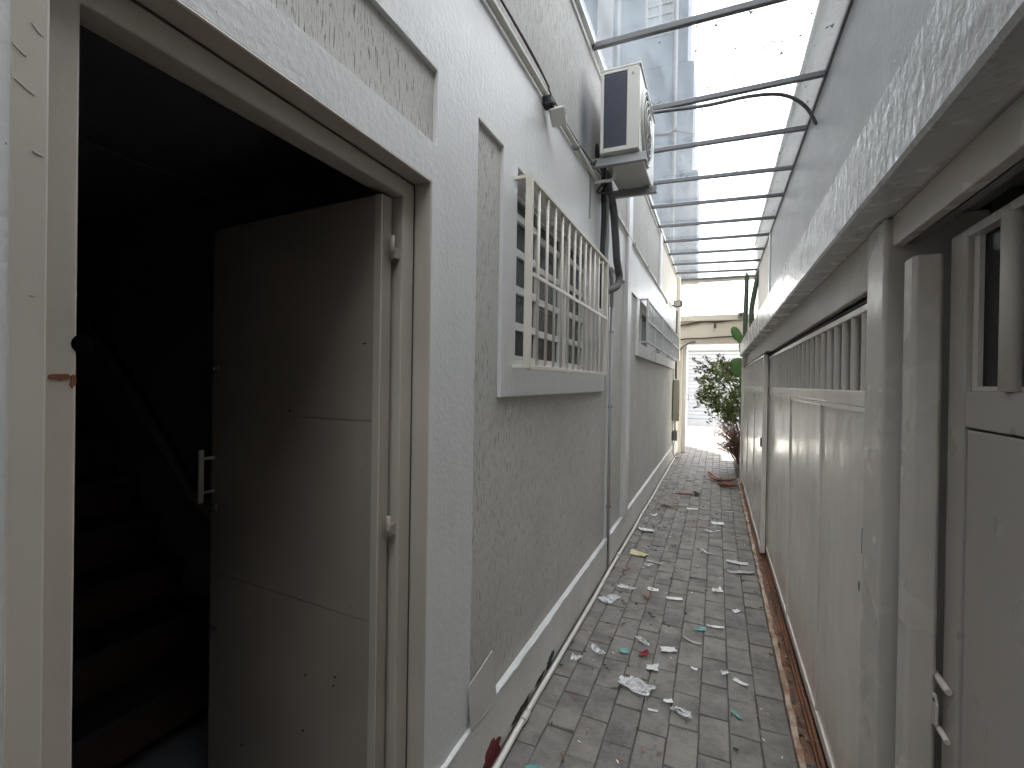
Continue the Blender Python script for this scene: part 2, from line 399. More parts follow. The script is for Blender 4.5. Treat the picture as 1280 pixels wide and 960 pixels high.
obj('wall_core', MB().plateX(-.8188, -.95, [-2.5, 11.0] + [q for r in [D, W1] + WF for q in r[:2]], [0, 2.88] + [q for r in [D, W1] + WF for q in r[2:] if q > 0], lambda y, z: not opening(y, z)), M['white'], house)
for r, s in zip(P, (None, SUR[0], None, SUR[1])):
    hit = lambda y, z, r=r, s=s: ins(r, y, z) and not (s and ins(s, y, z))
    u = [r[0] + .001, r[1] - .001] + ([q for q in s[:2] if q < r[1]] if s else []); v = [r[2] + .001, r[3] - .001] + ([s[2]] if s else [])
    obj('rough_panel', MB().plateX(-.8150, -.8186, u, v, hit), M['grafiato'], house)
# window surround lips (a touch proud of the plaster)
for k in range(3):
    obj('window_surround', MB().box(-.8185, -.788, 5.28 + 1.66 * k, 6.90 + 1.66 * k, 1.80, 1.945), M['ledge'], house, bevel=.004)
# skirting with its pale upper ledge
def skirt(y0, y1):
    obj('skirting', MB().box(-.8, -.788, y0, y1, 0, .241), M['skirt'], house, bevel=.003)
    f = lambda u, v: None
    n = int((y1 - y0) / .06) + 1; vs_ = []; fs = []
    rr = random.Random(5)
    for i in range(n + 1):
        y = y0 + (y1 - y0) * i / n; a = .249 + rr.uniform(-.004, .005); b = -.786 + rr.uniform(-.003, .002)
        vs_ += [(-.8, y, a + .003), (b - .005, y, a + .002), (b, y, a - .002), (b, y, a - .007 + rr.uniform(-.004, .003)), (-.8, y, a - .008)]
        if i:
            for j in range(4): fs.append(((i - 1) * 5 + j, (i - 1) * 5 + j + 1, i * 5 + j + 1, i * 5 + j))
    obj('skirting_ledge', MB().add(vs_, fs), M['ledge'], house)
skirt(1.24, 11.0); skirt(-2.5, .29)
# smooth raised strip between two rough panels, lower wall
obj('pilaster', bz(-.8, -.772, 4.53, 4.73, .26, 2.878), M['white'], house, bevel=.006)
# upper storey band with soot behind the cooling unit
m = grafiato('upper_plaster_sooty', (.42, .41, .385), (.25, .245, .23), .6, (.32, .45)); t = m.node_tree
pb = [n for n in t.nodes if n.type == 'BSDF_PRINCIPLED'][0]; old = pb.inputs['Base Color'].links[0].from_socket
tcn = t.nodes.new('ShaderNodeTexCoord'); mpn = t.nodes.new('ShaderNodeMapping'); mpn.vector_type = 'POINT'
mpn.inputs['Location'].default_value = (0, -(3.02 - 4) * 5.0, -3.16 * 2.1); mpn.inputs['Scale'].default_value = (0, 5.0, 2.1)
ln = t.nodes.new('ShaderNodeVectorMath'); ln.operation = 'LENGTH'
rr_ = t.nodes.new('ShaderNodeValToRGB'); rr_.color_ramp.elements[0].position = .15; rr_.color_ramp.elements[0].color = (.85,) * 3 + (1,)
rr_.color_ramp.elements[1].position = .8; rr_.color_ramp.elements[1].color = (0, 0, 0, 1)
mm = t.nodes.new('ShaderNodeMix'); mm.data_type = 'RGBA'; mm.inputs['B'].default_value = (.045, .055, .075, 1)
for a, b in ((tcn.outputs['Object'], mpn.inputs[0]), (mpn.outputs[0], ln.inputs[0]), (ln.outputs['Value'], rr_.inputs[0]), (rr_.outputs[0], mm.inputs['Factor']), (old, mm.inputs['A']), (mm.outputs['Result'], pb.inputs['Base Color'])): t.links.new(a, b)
obj('upper_wall', bz(-1.0, -.812, -2.5, 7.45, 2.88, 3.765), m, house)
obj('upper_wall', bz(-1.0, -.812, 7.45, 11.0, 2.88, 3.765), M['creamwall'], house, label='cream painted far end of the upper wall')
for y in (4.62, 7.36): obj('pilaster', bz(-.812, -.785, y, y + .2, 2.885, 3.76), M['white'], house, bevel=.004)
obj('end_pilaster', bz(-.812, -.74, 10.72, 10.98, 2.0, 3.76), M['creamwall'], house, bevel=.006)
obj('roof', bz(-3.5, -.815, -2.5, 11.0, 3.768, 3.92), M['tower_light'], house)
obj('added_back_wall', bz(-.95, .9, -2.7, -2.5, 0, 3.76), M['bluegrey'], house)  # unseen closing wall, added to darken the alley near the camera
# hallway behind the open door
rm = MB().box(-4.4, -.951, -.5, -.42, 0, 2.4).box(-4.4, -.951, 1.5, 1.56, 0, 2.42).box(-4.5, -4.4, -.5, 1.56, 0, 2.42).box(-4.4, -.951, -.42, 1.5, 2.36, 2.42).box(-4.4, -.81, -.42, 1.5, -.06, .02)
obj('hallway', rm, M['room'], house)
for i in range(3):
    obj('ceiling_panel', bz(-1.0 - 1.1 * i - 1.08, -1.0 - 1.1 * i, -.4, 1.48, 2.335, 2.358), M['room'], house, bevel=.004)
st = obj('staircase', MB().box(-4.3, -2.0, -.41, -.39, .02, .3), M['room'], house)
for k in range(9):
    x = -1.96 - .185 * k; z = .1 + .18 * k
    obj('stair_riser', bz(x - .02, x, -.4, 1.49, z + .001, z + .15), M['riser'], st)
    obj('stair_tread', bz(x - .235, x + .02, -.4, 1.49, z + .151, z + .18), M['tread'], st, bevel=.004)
obj('handrail', MB().tube([(-2.0, 1.45, .86), (-2.18, 1.45, .945), (-3.2, 1.45, 1.92), (-4.2, 1.45, 2.3)], .026, 12), M['rail'], house)
# door frame
fr = obj('door_frame', MB().plateX(-.858, -.905, [.336, .395, 1.172, 1.235], [0, 2.042, 2.099], lambda y, z: not (.395 < y < 1.172 and z < 2.042)), M['frame_cream'], house, bevel=.004)
obj('frame_stop', MB().plateX(-.906, -.948, [.337, .41, 1.188, 1.234], [0, 2.06, 2.098], lambda y, z: not (.41 < y < 1.188 and z < 2.06)), M['frame_cream'], fr, bevel=.003)
rv = MB().box(-.857, -.797, .298, .3352, 0, 2.14).box(-.857, -.7985, 1.2305, 1.2385, 0, 2.1).box(-.857, -.7985, .3354, 1.2303, 2.094, 2.102)
obj('door_reveal', rv, M['frame_cream'], house, bevel=.0035)
obj('frame_seam', MB().box(-.8578, -.8564, 1.2262, 1.2304, 0, 2.0935).box(-.8578, -.8564, .336, 1.226, 2.0898, 2.0938), M['backing'], house)
rr = random.Random(11)
def patch(y, z, w, h, x, t=.0012, seed=1, n=14, tilt=0):
    """small ragged flake lying on a wall that faces +X"""
    q = random.Random(seed); v = []
    for i in range(n):
        a = 2 * math.pi * i / n; k = q.uniform(.6, 1.1); dy = math.cos(a) * w / 2 * k; dz = math.sin(a) * h / 2 * k
        v.append((y + dy * math.cos(tilt) - dz * math.sin(tilt), z + dy * math.sin(tilt) + dz * math.cos(tilt)))
    vs_ = [(x, *p) for p in v] + [(x + t, *p) for p in v]
    return vs_, [tuple(range(n))[::-1], tuple(range(n, 2 * n))] + [(i, (i + 1) % n, n + (i + 1) % n, n + i) for i in range(n)]
obj('rust_chip', MB().add(*patch(.377, 1.497, .030, .012, -.8578, seed=4)).add(*patch(.39, 1.49, .008, .02, -.8578, seed=5)), M['rust'], fr)
gm = MB()
for y, z, l, a in ((.322, 1.935, .018, -.7), (.305, 1.90, .02, -.6), (.308, 1.858, .026, -.5), (.323, 1.78, .012, -.3), (.32, 1.6, .006, 0)):
    gm.add(*patch(y, z, l, .0028, -.7972, .0012, int(z * 100), 10, a))
obj('gouges', gm, M['cream'], fr, kind='stuff')
obj('strike_hole', MB().disc((-.875, .401, 1.545), (1, 0, 0), .014, .0178, 16), M['hole_black'], fr)  # flat black disc colours in the shade of the frame notch
# door leaf, swung in about 94 degrees
hx, hy, fx, fy = -.885, 1.113, -1.677, 1.172
du = Vector((fx - hx, fy - hy, 0)).normalized(); dn = Vector((du.y, -du.x, 0));
if dn.y > 0: dn = -dn
def leafbox(mb, u0, u1, n0, n1, z0, z1):
    vs_ = []
    for u in (u0, u1):
        for n in (n0, n1):
            for z in (z0, z1):
                p = Vector((hx, hy, 0)) + du * u + dn * n; vs_.append((p.x, p.y, z))
    return mb.add(vs_, [(0, 1, 3, 2), (4, 6, 7, 5), (0, 4, 5, 1), (2, 3, 7, 6), (0, 2, 6, 4), (1, 5, 7, 3)])
dl = obj('door', leafbox(MB(), 0, .795, -.04, -.004, .06, 2.03), M['door'], house, bevel=.002)
for z0, z1 in ((.06, .797), (.8, 1.377), (1.38, 2.03)): obj('door_panel', leafbox(MB(), .028, .794, -.0035, 0, z0, z1), M['door'], dl)
obj('edge_strip', leafbox(MB(), 0, .0265, -.0035, .003, .06, 2.03), M['frame_cream'], dl, bevel=.002)
def dp(u, n, z):
    p = Vector((hx, hy, 0)) + du * u + dn * n; return (p.x, p.y, z)
obj('handle', MB().tube([dp(.78, .045, 1.055), dp(.78, .045, 1.24)], .009, 10).tube([dp(.78, .0, 1.09), dp(.78, .045, 1.09)], .006, 8).tube([dp(.78, 0, 1.21), dp(.78, .045, 1.21)], .006, 8), M['cream'], dl)
for z in (1.03, 1.53, .60): obj('lock', MB().disc(dp(.765, 0, z), dn, .014, .012, 14).disc(dp(.765, .012, z), dn, .006, .006, 10), M['steel'], dl, bevel=.002)
for z in (1.88, 1.07): obj('hinge', MB().tube([(-.868, 1.138, z - .035), (-.868, 1.138, z + .035)], .007, 10).box(-.876, -.866, 1.145, 1.172, z - .025, z + .006), M['door'], dl)
sc_ = MB(); rs = random.Random(9)
for i in range(7):
    u = rs.uniform(.03, .6); z = rs.choice([rs.uniform(.2, .7), rs.uniform(1.6, 1.95), rs.uniform(.2, 1.9)])
    leafbox(sc_, u, u + rs.uniform(.004, .014), .0, .0008, z, z + rs.uniform(.003, .009))
obj('scuff_marks', sc_, M['black'], dl, kind='stuff')
# window with aluminium frame, five rows of panes, and projecting grille
def add_bars(mb, y0, y1, z0, z1, x0, x1, w): mb.box(x0, x1, y0, y1, z0, z0 + w).box(x0, x1, y0, y1, z1 - w, z1).box(x0, x1, y0, y0 + w, z0 + w, z1 - w).box(x0, x1, y1 - w, y1, z0 + w, z1 - w)
wf = MB(); add_bars(wf, 1.906, 3.409, 1.576, 2.419, -.945, -.872, .028)
win = obj('window', wf, M['alu'], house, bevel=.002)
lw = (3.38 - 1.935) / 3
for k in range(3):
    y0 = 1.935 + lw * k; y1 = y0 + lw; xo = -.925 if k == 1 else -.90
    mb = MB(); mb.box(xo - .01, xo + .015, y0 + .001, y0 + .035, 1.606, 2.389).box(xo - .01, xo + .015, y1 - .035, y1 - .001, 1.606, 2.389)
    zs = [1.606, 1.765, 1.94, 2.115, 2.285, 2.389]
    for z in zs: mb.box(xo - .012, xo + .017, y0 + .0355, y1 - .0355, max(1.607, z - .018), min(2.388, z + .018))
    obj('sash', mb, M['alu'], win, bevel=.0015)
    for a, b in zip(zs, zs[1:]): obj('pane', bz(xo - .004, xo + .001, y0 + .036, y1 - .036, a + .0185, b - .0185), M['pane'], win)
cu = MB().sheet(lambda u, v: (-1.03 + .012 * math.sin(u * 90), 1.9 + u * 1.52, 1.95 + v * .5), 120, 1)
obj('curtain', cu, M['paper'], win)
obj('window_room', MB().box(-2.6, -2.5, 1.57, 3.9, 1.0, 2.8).box(-2.5, -.951, 1.565, 1.6, 1.0, 2.8).box(-2.5, -.951, 3.8, 3.9, 1.0, 2.8).box(-2.5, -.951, 1.6, 3.8, 2.7, 2.8).box(-2.5, -.951, 1.6, 3.8, .95, 1.0), M['room'], house)
gx = -.737
gr = MB(); gr.box(gx - .014, gx + .014, 1.872, 1.900, 1.556, 2.372).box(gx - .014, gx + .014, 3.395, 3.423, 1.556, 2.372)
gr.box(gx - .012, gx + .012, 1.9005, 3.3945, 1.552, 1.572).box(gx - .012, gx + .012, 1.9005, 3.3945, 2.352, 2.372).box(gx + .0065, gx + .0145, 1.9005, 3.3945, 1.948, 1.966)
for y in (1.874, 3.403):
    for z in (1.556, 2.356): gr.box(-.8, gx - .0142, y, y + .018, z, z + .014)
gr.box(-.8, gx - .013, 2.6, 2.615, 1.553, 1.568)
gri = obj('window_grille', gr, M['grille'], house, bevel=.002)
for k in range(12):
    y = 1.886 + (3.409 - 1.886) * (k + 1) / 13
    obj('bar', MB().tube([(gx, y, 1.573), (gx, y, 2.351)], .0075, 8), M['grille'], gri)
# far barred windows
for k, r in enumerate(WF):
    mb = MB(); add_bars(mb, r[0] + .001, r[1] - .001, r[2] + .001, r[3] - .001, -.93, -.88, .03); mb.box(-.925, -.885, (r[0] + r[1]) / 2 - .015, (r[0] + r[1]) / 2 + .015, r[2] + .032, r[3] - .032)
    w = obj('window', mb, M['alu'], house)
    for a, b in ((r[0] + .032, (r[0] + r[1]) / 2 - .016), ((r[0] + r[1]) / 2 + .016, r[1] - .032)): obj('pane', bz(-.908, -.903, a, b, r[2] + .032, r[3] - .032), M['pane'], w)
    obj('window_blind', bz(-1.0, -.96, r[0] - .05, r[1] + .05, r[2] - .05, r[3] + .05), M['alu'], w)
    g = MB(); x = -.715; z0, z1 = 1.955, 2.44
    add_bars(g, r[0] - .01, r[1] + .01, z0, z1, x - .01, x + .01, .022); g.box(x + .006, x + .012, r[0] + .013, r[1] - .013, 2.19, 2.21)
    for y in (r[0] - .01, r[1] - .012):
        for z in (z0, z1 - .02): g.box(-.8, x - .0102, y, y + .02, z, z + .018)
    g2 = obj('window_grille', g, M['light_grille'], house)
    n = 9
    for i in range(n):
        y = r[0] + (r[1] - r[0]) * (i + 1) / (n + 1); obj('bar', bz(x - .007, x + .0055, y - .007, y + .007, z0 + .0225, z1 - .0225), M['light_grille'], g2)
# peeling patches where the skirting meets the floor
obj('peeled_patch', MB().add(*patch(1.70, .035, .20, .12, -.7879, .0015, 21, 22, -.1)), M['red_paint'], house, label='dark red patch of peeled paint low on the skirting')
obj('peeled_patch', MB().add(*patch(2.02, .022, .26, .035, -.7879, .0015, 22, 22)).add(*patch(2.25, .02, .16, .03, -.7879, .0015, 23, 18)), M['darkbit'], house)
obj('peeled_patch', MB().add(*patch(2.42, .03, .14, .06, -.7879, .0015, 24, 18, .2)), M['blue_paint'], house, label='blue patch of old paint low on the skirting')

# ---- things fixed to the left wall
t = thing('cover_panel', (-.79, 1.62, .245), 'loose square grey cover plate leaning on the skirting ledge beside the door', 'cover plate')
mb = MB(); q = [(1.522, .25), (1.732, .256), (1.724, .43), (1.516, .402)]
tl = lambda z: -.784 - (z - .25) * .10
mb.add([(tl(z), y, z) for y, z in q] + [(tl(z) - .004, y, z) for y, z in q], [(0, 1, 2, 3), (7, 6, 5, 4), (0, 4, 5, 1), (1, 5, 6, 2), (2, 6, 7, 3), (3, 7, 4, 0)])
obj('plate', mb, M['tile'], t)
t = thing('drain_pipe', (-.755, 5, 0), 'long white plastic pipe lying on the paving at the foot of the left wall', 'pipe')
obj('pipe', MB().tube([(-.755 + .004 * math.sin(k * 2.1), -1 + k * .6, .0165 + .002 * math.sin(k * 1.3)) for k in range(20)], .0125, 12), M['pvc'], t)
for y in (1.95, 4.15, 5.6, 8.4): obj('coupling', MB().tube([(-.755, y, .018), (-.755, y + .06, .018)], .0160, 12), M['pvc'], t)
t = thing('downpipe', (-.79, 3.85, .03), 'thin grey pipe running straight down the left wall past the barred window', 'pipe')
obj('pipe', MB().tube([(-.783, 3.85, .02), (-.783, 3.85, 2.1)], .0125, 10), M['greypipe'], t)
for z in (.5, 1.3, 1.9): obj('clip', bz(-.80, -.766, 3.842, 3.858, z, z + .02), M['steel'], t)
t = thing('conduit', (-.79, 3, 2.89), 'white conduit running the length of the left wall above the windows', 'conduit')
obj('pipe', MB().tube([(-.786, -2.4, 2.895), (-.786, 3.0, 2.895), (-.786, 8.3, 2.89), (-.786, 8.45, 2.86)], .0145, 10), M['pvc'], t)
for y in (.6, 1.4, 2.75, 4.9, 5.9, 6.9): obj('clip', bz(-.812, -.767, y, y + .02, 2.878, 2.912), M['steel'], t)
cp = spline([(-.79, -2, 2.93), (-.775, 0, 2.93), (-.785, 1.2, 2.945), (-.77, 1.7, 2.935), (-.77, 2.15, 2.93), (-.765, 2.22, 2.90), (-.785, 2.6, 2.925), (-.78, 3.0, 2.94), (-.75, 3.3, 2.93)], 8)
tag(obj('cable', MB().tube(cp, .0042, 6), M['rubber']), 'loose black cable lying along the top of the white wall conduit', 'cable')
cp = spline([(-.79, -2, 2.95), (-.78, .4, 2.96), (-.788, 1.0, 2.95), (-.775, 1.9, 2.955), (-.765, 2.2, 2.92)], 8)
tag(obj('cable', MB().tube(cp, .003, 6), M['rust']), 'thin brown wire above the conduit ending at the sensor box', 'cable')
t = thing('sensor_box', (-.76, 2.24, 2.80), 'small white sensor box on the conduit above the first barred window', 'sensor')
mb = bz(-.035, .035, -.04, .04, -.05, .03); rot = Matrix.Rotation(R(35), 3, 'X') @ Matrix.Rotation(R(20), 3, 'Z')
mb.v = [rot @ v + Vector((-.74, 2.25, 2.815)) for v in mb.v]
obj('casing', mb, M['ac'], t, bevel=.005)
mb = bz(.0355, .038, -.02, .02, -.012, .018); mb.v = [rot @ v + Vector((-.74, 2.25, 2.815)) for v in mb.v]; obj('lens', mb, M['backing'], t)
obj('mount', MB().box(-.80, -.755, 2.195, 2.25, 2.845, 2.885).tube([(-.77, 2.2, 2.87), (-.75, 2.22, 2.84)], .012, 8), M['rubber'], t)

# ---- air conditioner
ac = thing('air_conditioner', (-.6, 3.48, 2.96), 'old cream outdoor cooling unit on wall brackets under the glass canopy', 'air conditioner')
obj('casing', bz(-.725, -.478, 3.105, 3.86, 2.985, 3.518), M['ac'], ac, bevel=.012, seg=3)
obj('top_lid', bz(-.732, -.470, 3.098, 3.868, 3.519, 3.534), M['ac'], ac, bevel=.004)
obj('coil', bz(-.703, -.556, 3.099, 3.106, 3.02, 3.495), M['acdark'], ac)
cb = MB()
for k in range(30): cb.box(-.7025, -.5565, 3.0965, 3.0988, 3.026 + k * .0155, 3.0290 + k * .0155)
obj('coil_fins', cb, M['acdark'], ac)
obj('end_frame', MB().box(-.724, -.704, 3.094, 3.1045, 2.99, 3.515).box(-.555, -.482, 3.094, 3.1045, 2.99, 3.515).box(-.7035, -.5555, 3.094, 3.1045, 2.99, 3.0195).box(-.7035, -.5555, 3.094, 3.1045, 3.4955, 3.515), M['ac'], ac, bevel=.003)
fg = MB()
for r in (.21, .17, .13, .09, .05): fg.tube([(-.478 + .035 - .12 * r, 3.42 + r * math.cos(a * math.pi / 16), 3.255 + r * math.sin(a * math.pi / 16)) for a in range(33)], .004, 6, False)
for a in range(8): fg.tube([(-.449, 3.42 + .03 * math.cos(a * .785), 3.255 + .03 * math.sin(a * .785)), (-.468, 3.42 + .21 * math.cos(a * .785), 3.255 + .21 * math.sin(a * .785))], .003, 5)
obj('fan_grille', fg, M['ac'], ac)
obj('fan_ring', MB().tube([(-.476, 3.42 + .235 * math.cos(a * math.pi / 20), 3.255 + .235 * math.sin(a * math.pi / 20)) for a in range(41)], .013, 8, False), M['ac'], ac)
obj('fan_shade_disc', MB().disc((-.4785, 3.42, 3.255), (1, 0, 0), .215, .002, 28), M['black'], ac)  # black disc painted in for the shade behind the fan guard
obj('fan_hub', MB().disc((-.462, 3.42, 3.255), (1, 0, 0), .05, .018, 18), M['ac'], ac, bevel=.004)
obj('screw', MB().disc((-.52, 3.0935, 3.47), (0, -1, 0), .008, .004, 10), M['steel'], ac)
for y in (3.13, 3.70):
    b = MB().box(-.81, -.435, y, y + .035, 2.925, 2.955).box(-.81, -.435, y, y + .004, 2.955, 2.98).box(-.81, -.795, y, y + .035, 2.60, 2.924)
    obj('bracket', b, M['steel'], ac, bevel=.002)
    obj('rubber_foot', MB().box(-.70, -.67, y + .004, y + .034, 2.9555, 2.984).box(-.53, -.50, y + .004, y + .034, 2.9555, 2.984), M['rubber'], ac)
def hose(lab, pts, r, mat, name='hose', cat='hose', n=8):
    return tag(obj(name, MB().tube(spline(pts, 8), r, n), M[mat]), lab, cat)
hose('thick grey insulated hose drooping from the cooling unit to the window corner', [(-.74, 3.42, 3.02), (-.75, 3.50, 2.93), (-.73, 3.58, 2.80), (-.725, 3.66, 2.60), (-.72, 3.70, 2.44), (-.715, 3.78, 2.33), (-.72, 3.70, 2.24), (-.75, 3.45, 2.16)], .028, 'foam')
hose('black hose hanging under the cooling unit close to the wall', [(-.75, 3.35, 3.03), (-.77, 3.42, 2.92), (-.775, 3.46, 2.7), (-.778, 3.45, 2.45), (-.785, 3.47, 2.15), (-.785, 3.5, 2.05)], .017, 'rubber')
hose('pale grey drain hose hanging between the two dark hoses', [(-.76, 3.4, 3.0), (-.765, 3.52, 2.88), (-.765, 3.55, 2.6), (-.768, 3.56, 2.4), (-.76, 3.7, 2.32), (-.783, 3.84, 2.11)], .015, 'greypipe')
hose('short white pipe bent behind the cooling unit bracket', [(-.79, 3.22, 2.86), (-.74, 3.24, 2.87), (-.68, 3.27, 2.885), (-.665, 3.28, 2.93), (-.668, 3.28, 2.984)], .011, 'pvc')
hose('tangle of black cable behind the cooling unit bracket', [(-.79, 3.05, 2.9), (-.75, 3.15, 2.99), (-.74, 3.08, 3.05), (-.77, 3.2, 3.02), (-.73, 3.3, 2.9), (-.77, 3.4, 2.86), (-.72, 3.36, 2.94), (-.78, 3.28, 2.82), (-.74, 3.5, 2.89)], .008, 'rubber', 'cable', 'cable')

# ---- far end of the left wall
t = thing('floodlight', (-.75, 9.6, 2.98), 'small black floodlight at the far end of the left wall', 'floodlight')
mb = bz(-.05, .10, -.035, .035, -.06, .06); rz = Matrix.Rotation(R(-25), 3, 'Z'); mb.v = [rz @ v + Vector((-.72, 9.62, 3.02)) for v in mb.v]
obj('housing', mb, M['black'], t, bevel=.008)
mb = bz(-.03, .09, -.039, -.0355, -.045, .045); mb.v = [rz @ v + Vector((-.72, 9.62, 3.02)) for v in mb.v]; obj('lamp_glass', mb, M['ac'], t)
obj('mount', MB().tube([(-.81, 9.66, 3.0), (-.73, 9.64, 3.0)], .012, 8), M['black'], t)
t = thing('conduit', (-.77, 10.25, 1.6), 'dark upright conduit rising from the beige meter box at the far end', 'conduit')
obj('pipe', MB().tube([(-.765, 10.25, 1.60), (-.765, 10.25, 2.98)], .02, 10), M['backing'], t)
t = thing('meter_box', (-.75, 10.25, .75), 'tall beige meter box on the far end of the left wall', 'electric box')
obj('box', bz(-.80, -.69, 10.12, 10.42, .76, 1.59), M['beige'], t, bevel=.008); obj('lid', bz(-.689, -.682, 10.13, 10.41, .78, 1.57), M['beige'], t, bevel=.002)
obj('conduit_stub', MB().tube([(-.765, 10.25, .56), (-.765, 10.25, .759)], .016, 8), M['pvc'], t)
t = thing('socket_box', (-.76, 10.25, .38), 'small grey box under the beige meter box', 'electric box')
obj('box', bz(-.80, -.72, 10.18, 10.34, .36, .56), M['steel'], t, bevel=.006); obj('lid', bz(-.719, -.714, 10.19, 10.33, .37, .55), M['steel'], t)
hose('thin cable looping from the small grey box down to the paving', [(-.76, 10.2, .36), (-.78, 10.1, .25), (-.775, 10.08, .1), (-.74, 10.15, .03), (-.70, 10.3, .012)], .008, 'rubber', 'cable', 'cable')

# ================================================================== UPPER BLOCKS SEEN THROUGH THE CANOPY, AND AN ADDED SUN BLOCK
ab = thing('apartment_block', (-2, 12, 3.9), 'tall grey apartment block rising behind the glass canopy on the left', 'apartment block')
yf, yb = 11.2, 12.5
lev = [(3.93, 6.2, -.45), (6.2, 8.6, -.57), (8.6, 11.4, -.70), (11.4, 17, -.76)]
for z0, z1, x1 in lev: obj('wall', bz(-9, x1, yf, yb, z0 + .001, z1), M['tower'], ab, bevel=.01)
obj('pilaster', bz(-2.72, -2.35, yf - .06, yf - .001, 3.94, 16.9), M['tower_light'], ab)
obj('pilaster', bz(-2.25, -2.18, yf - .04, yf - .001, 3.94, 16.9), M['tower_light'], ab)
obj('drain_stack', MB().tube([(-.95, yf - .05, 4), (-.95, yf - .05, 16)], .045, 8), M['tower_light'], ab)
obj('sun_block_wing', bz(-12, -3.5, -6, yf - .001, 3.93, 17), M['tower'], ab, bevel=.01)  # out-of-view wing added to keep direct sun out of the alley
for z in (9.3, 12.0):
    x0, x1 = -1.62, -.98; z1 = z + 1.15
    wfm = MB()
    for a, b, c, d in ((x0, x1, z, z + .05), (x0, x1, z1 - .05, z1), (x0, x0 + .05, z + .05, z1 - .05), (x1 - .05, x1, z + .05, z1 - .05), ((x0 + x1) / 2 - .02, (x0 + x1) / 2 + .02, z + .05, z1 - .05)): wfm.box(a, b, yf - .05, yf - .0015, c, d)
    for i in range(1, 5): wfm.box(x0 + .051, x1 - .051, yf - .04, yf - .0016, z + i * .23 - .014, z + i * .23 + .014)
    w = obj('window', wfm, M['tower_light'], ab)
    obj('pane', bz(x0 + .051, x1 - .051, yf - .012, yf - .002, z + .051, z1 - .051), M['pane'], w)

# ================================================================== GLASS CANOPY
can = thing('glass_canopy', (0, 5, 3.75), 'clear glass canopy on grey metal bars spanning the alley', 'canopy')
BARS = [(-1.6, -1.6), (-.8, -.8), (0, 0), (.8, .8), (1.5, 1.5), (2.3, 2.3), (3.15, 3.15), (4.05, 4.03), (4.77, 4.82), (5.53, 5.65), (6.29, 6.41), (7.10, 7.24), (7.89, 8.02), (8.67, 8.83), (9.44, 9.62), (10.2, 10.38), (10.90, 10.93)]
XL, XR = -.798, .688
def slant(l0, r0, l1, r1, z0, z1):
    return MB().add([(x, y, z) for z in (z0, z1) for x, y in ((XL, l0), (XR, r0), (XR, r1), (XL, l1))], [(0, 3, 2, 1), (4, 5, 6, 7), (0, 1, 5, 4), (1, 2, 6, 5), (2, 3, 7, 6), (3, 0, 4, 7)])
for l, r in BARS: obj('canopy_bar', slant(l - .017, r - .017, l + .017, r + .017, 3.718, 3.758), M['barmetal'], can, bevel=.005)
for (l0, r0), (l1, r1) in zip(BARS, BARS[1:]): obj('glass_pane', slant(l0 + .003, r0 + .003, l1 - .003, r1 - .003, 3.7605, 3.7685), M['canopy_glass'], can)
obj('glass_pane', slant(-2.5, -2.5, -1.603, -1.603, 3.7605, 3.7685), M['canopy_glass'], can)
obj('edge_profile', MB().box(-.8115, -.775, -2.5, 10.95, 3.74, 3.7595).box(-.8115, -.80, -2.5, 10.95, 3.70, 3.7399), M['alu'], can)
obj('edge_profile', bz(.672, .6895, -2.5, 10.95, 3.725, 3.7595), M['barmetal'], can)
obj('end_channel', bz(-.798, .688, 10.945, 10.985, 3.66, 3.75), M['cream'], can)
rs = random.Random(77); mb = MB()
for i in range(330):
    x, y = rs.uniform(-.4, .66), rs.uniform(.6, 8); s = rs.uniform(.005, .017); a = rs.uniform(0, 6.3)
    mb.add([(x + s * math.cos(a + k * 2.1 + rs.uniform(-.5, .5)), y + 1.6 * s * math.sin(a + k * 2.1), 3.7692 + rs.uniform(0, .006)) for k in range(3)], [(0, 1, 2)])
obj('fallen_bits', mb, M['darkbit'], can, kind='stuff')
hose('grey flexible conduit arching under the canopy from the cooling unit to the right wall', [(-.52, 3.95, 3.66), (-.35, 4.02, 3.685), (-.1, 4.06, 3.69), (.2, 4.07, 3.70), (.42, 4.12, 3.69), (.58, 4.24, 3.64), (.685, 4.40, 3.56)], .014, 'barmetal', 'conduit', 'conduit')
tag(obj('dry_stick', MB().tube([(-.62, 4.52, 3.776), (-.45, 4.57, 3.78), (-.38, 4.56, 3.788), (-.22, 4.66, 3.777)], [.006, .012, .009, .004], 7).tube([(-.42, 4.56, 3.78), (-.36, 4.50, 3.785)], .005, 5), M['bark']), 'dark broken stick lying on the canopy glass beyond the cooling unit', 'stick')
mb = MB(); rq = random.Random(4)
for i in range(150):
    u = rq.random() ** 1.3; x = -.60 + .36 * u; y = 4.12 + rq.uniform(-.075, .05) * (1 - .8 * u); z = 3.771 + rq.uniform(0, .05) * (1 - u); s_ = rq.uniform(.012, .03); a = rq.uniform(0, 6.3)
    mb.add([(x + s_ * math.cos(a), y + s_ * math.sin(a), z), (x - s_ * .4 * math.sin(a), y + s_ * .4 * math.cos(a), z + .008), (x - s_ * math.cos(a), y - s_ * math.sin(a), z + .004), (x + s_ * .4 * math.sin(a), y - s_ * .4 * math.cos(a), z - .0005)], [(0, 1, 2, 3)])
tag(obj('leaf_debris', mb, M['darkbit']), 'dark clump of dead leaves caught on the canopy beside the cooling unit', 'leaf debris')
tag(obj('rubber_ring', MB().tube([(.285 + .035 * math.cos(a * .3927), 3.62 + .035 * math.sin(a * .3927), 3.774) for a in range(17)], .004, 5, False), M['backing']), 'small dark ring lying on top of the canopy glass', 'ring')
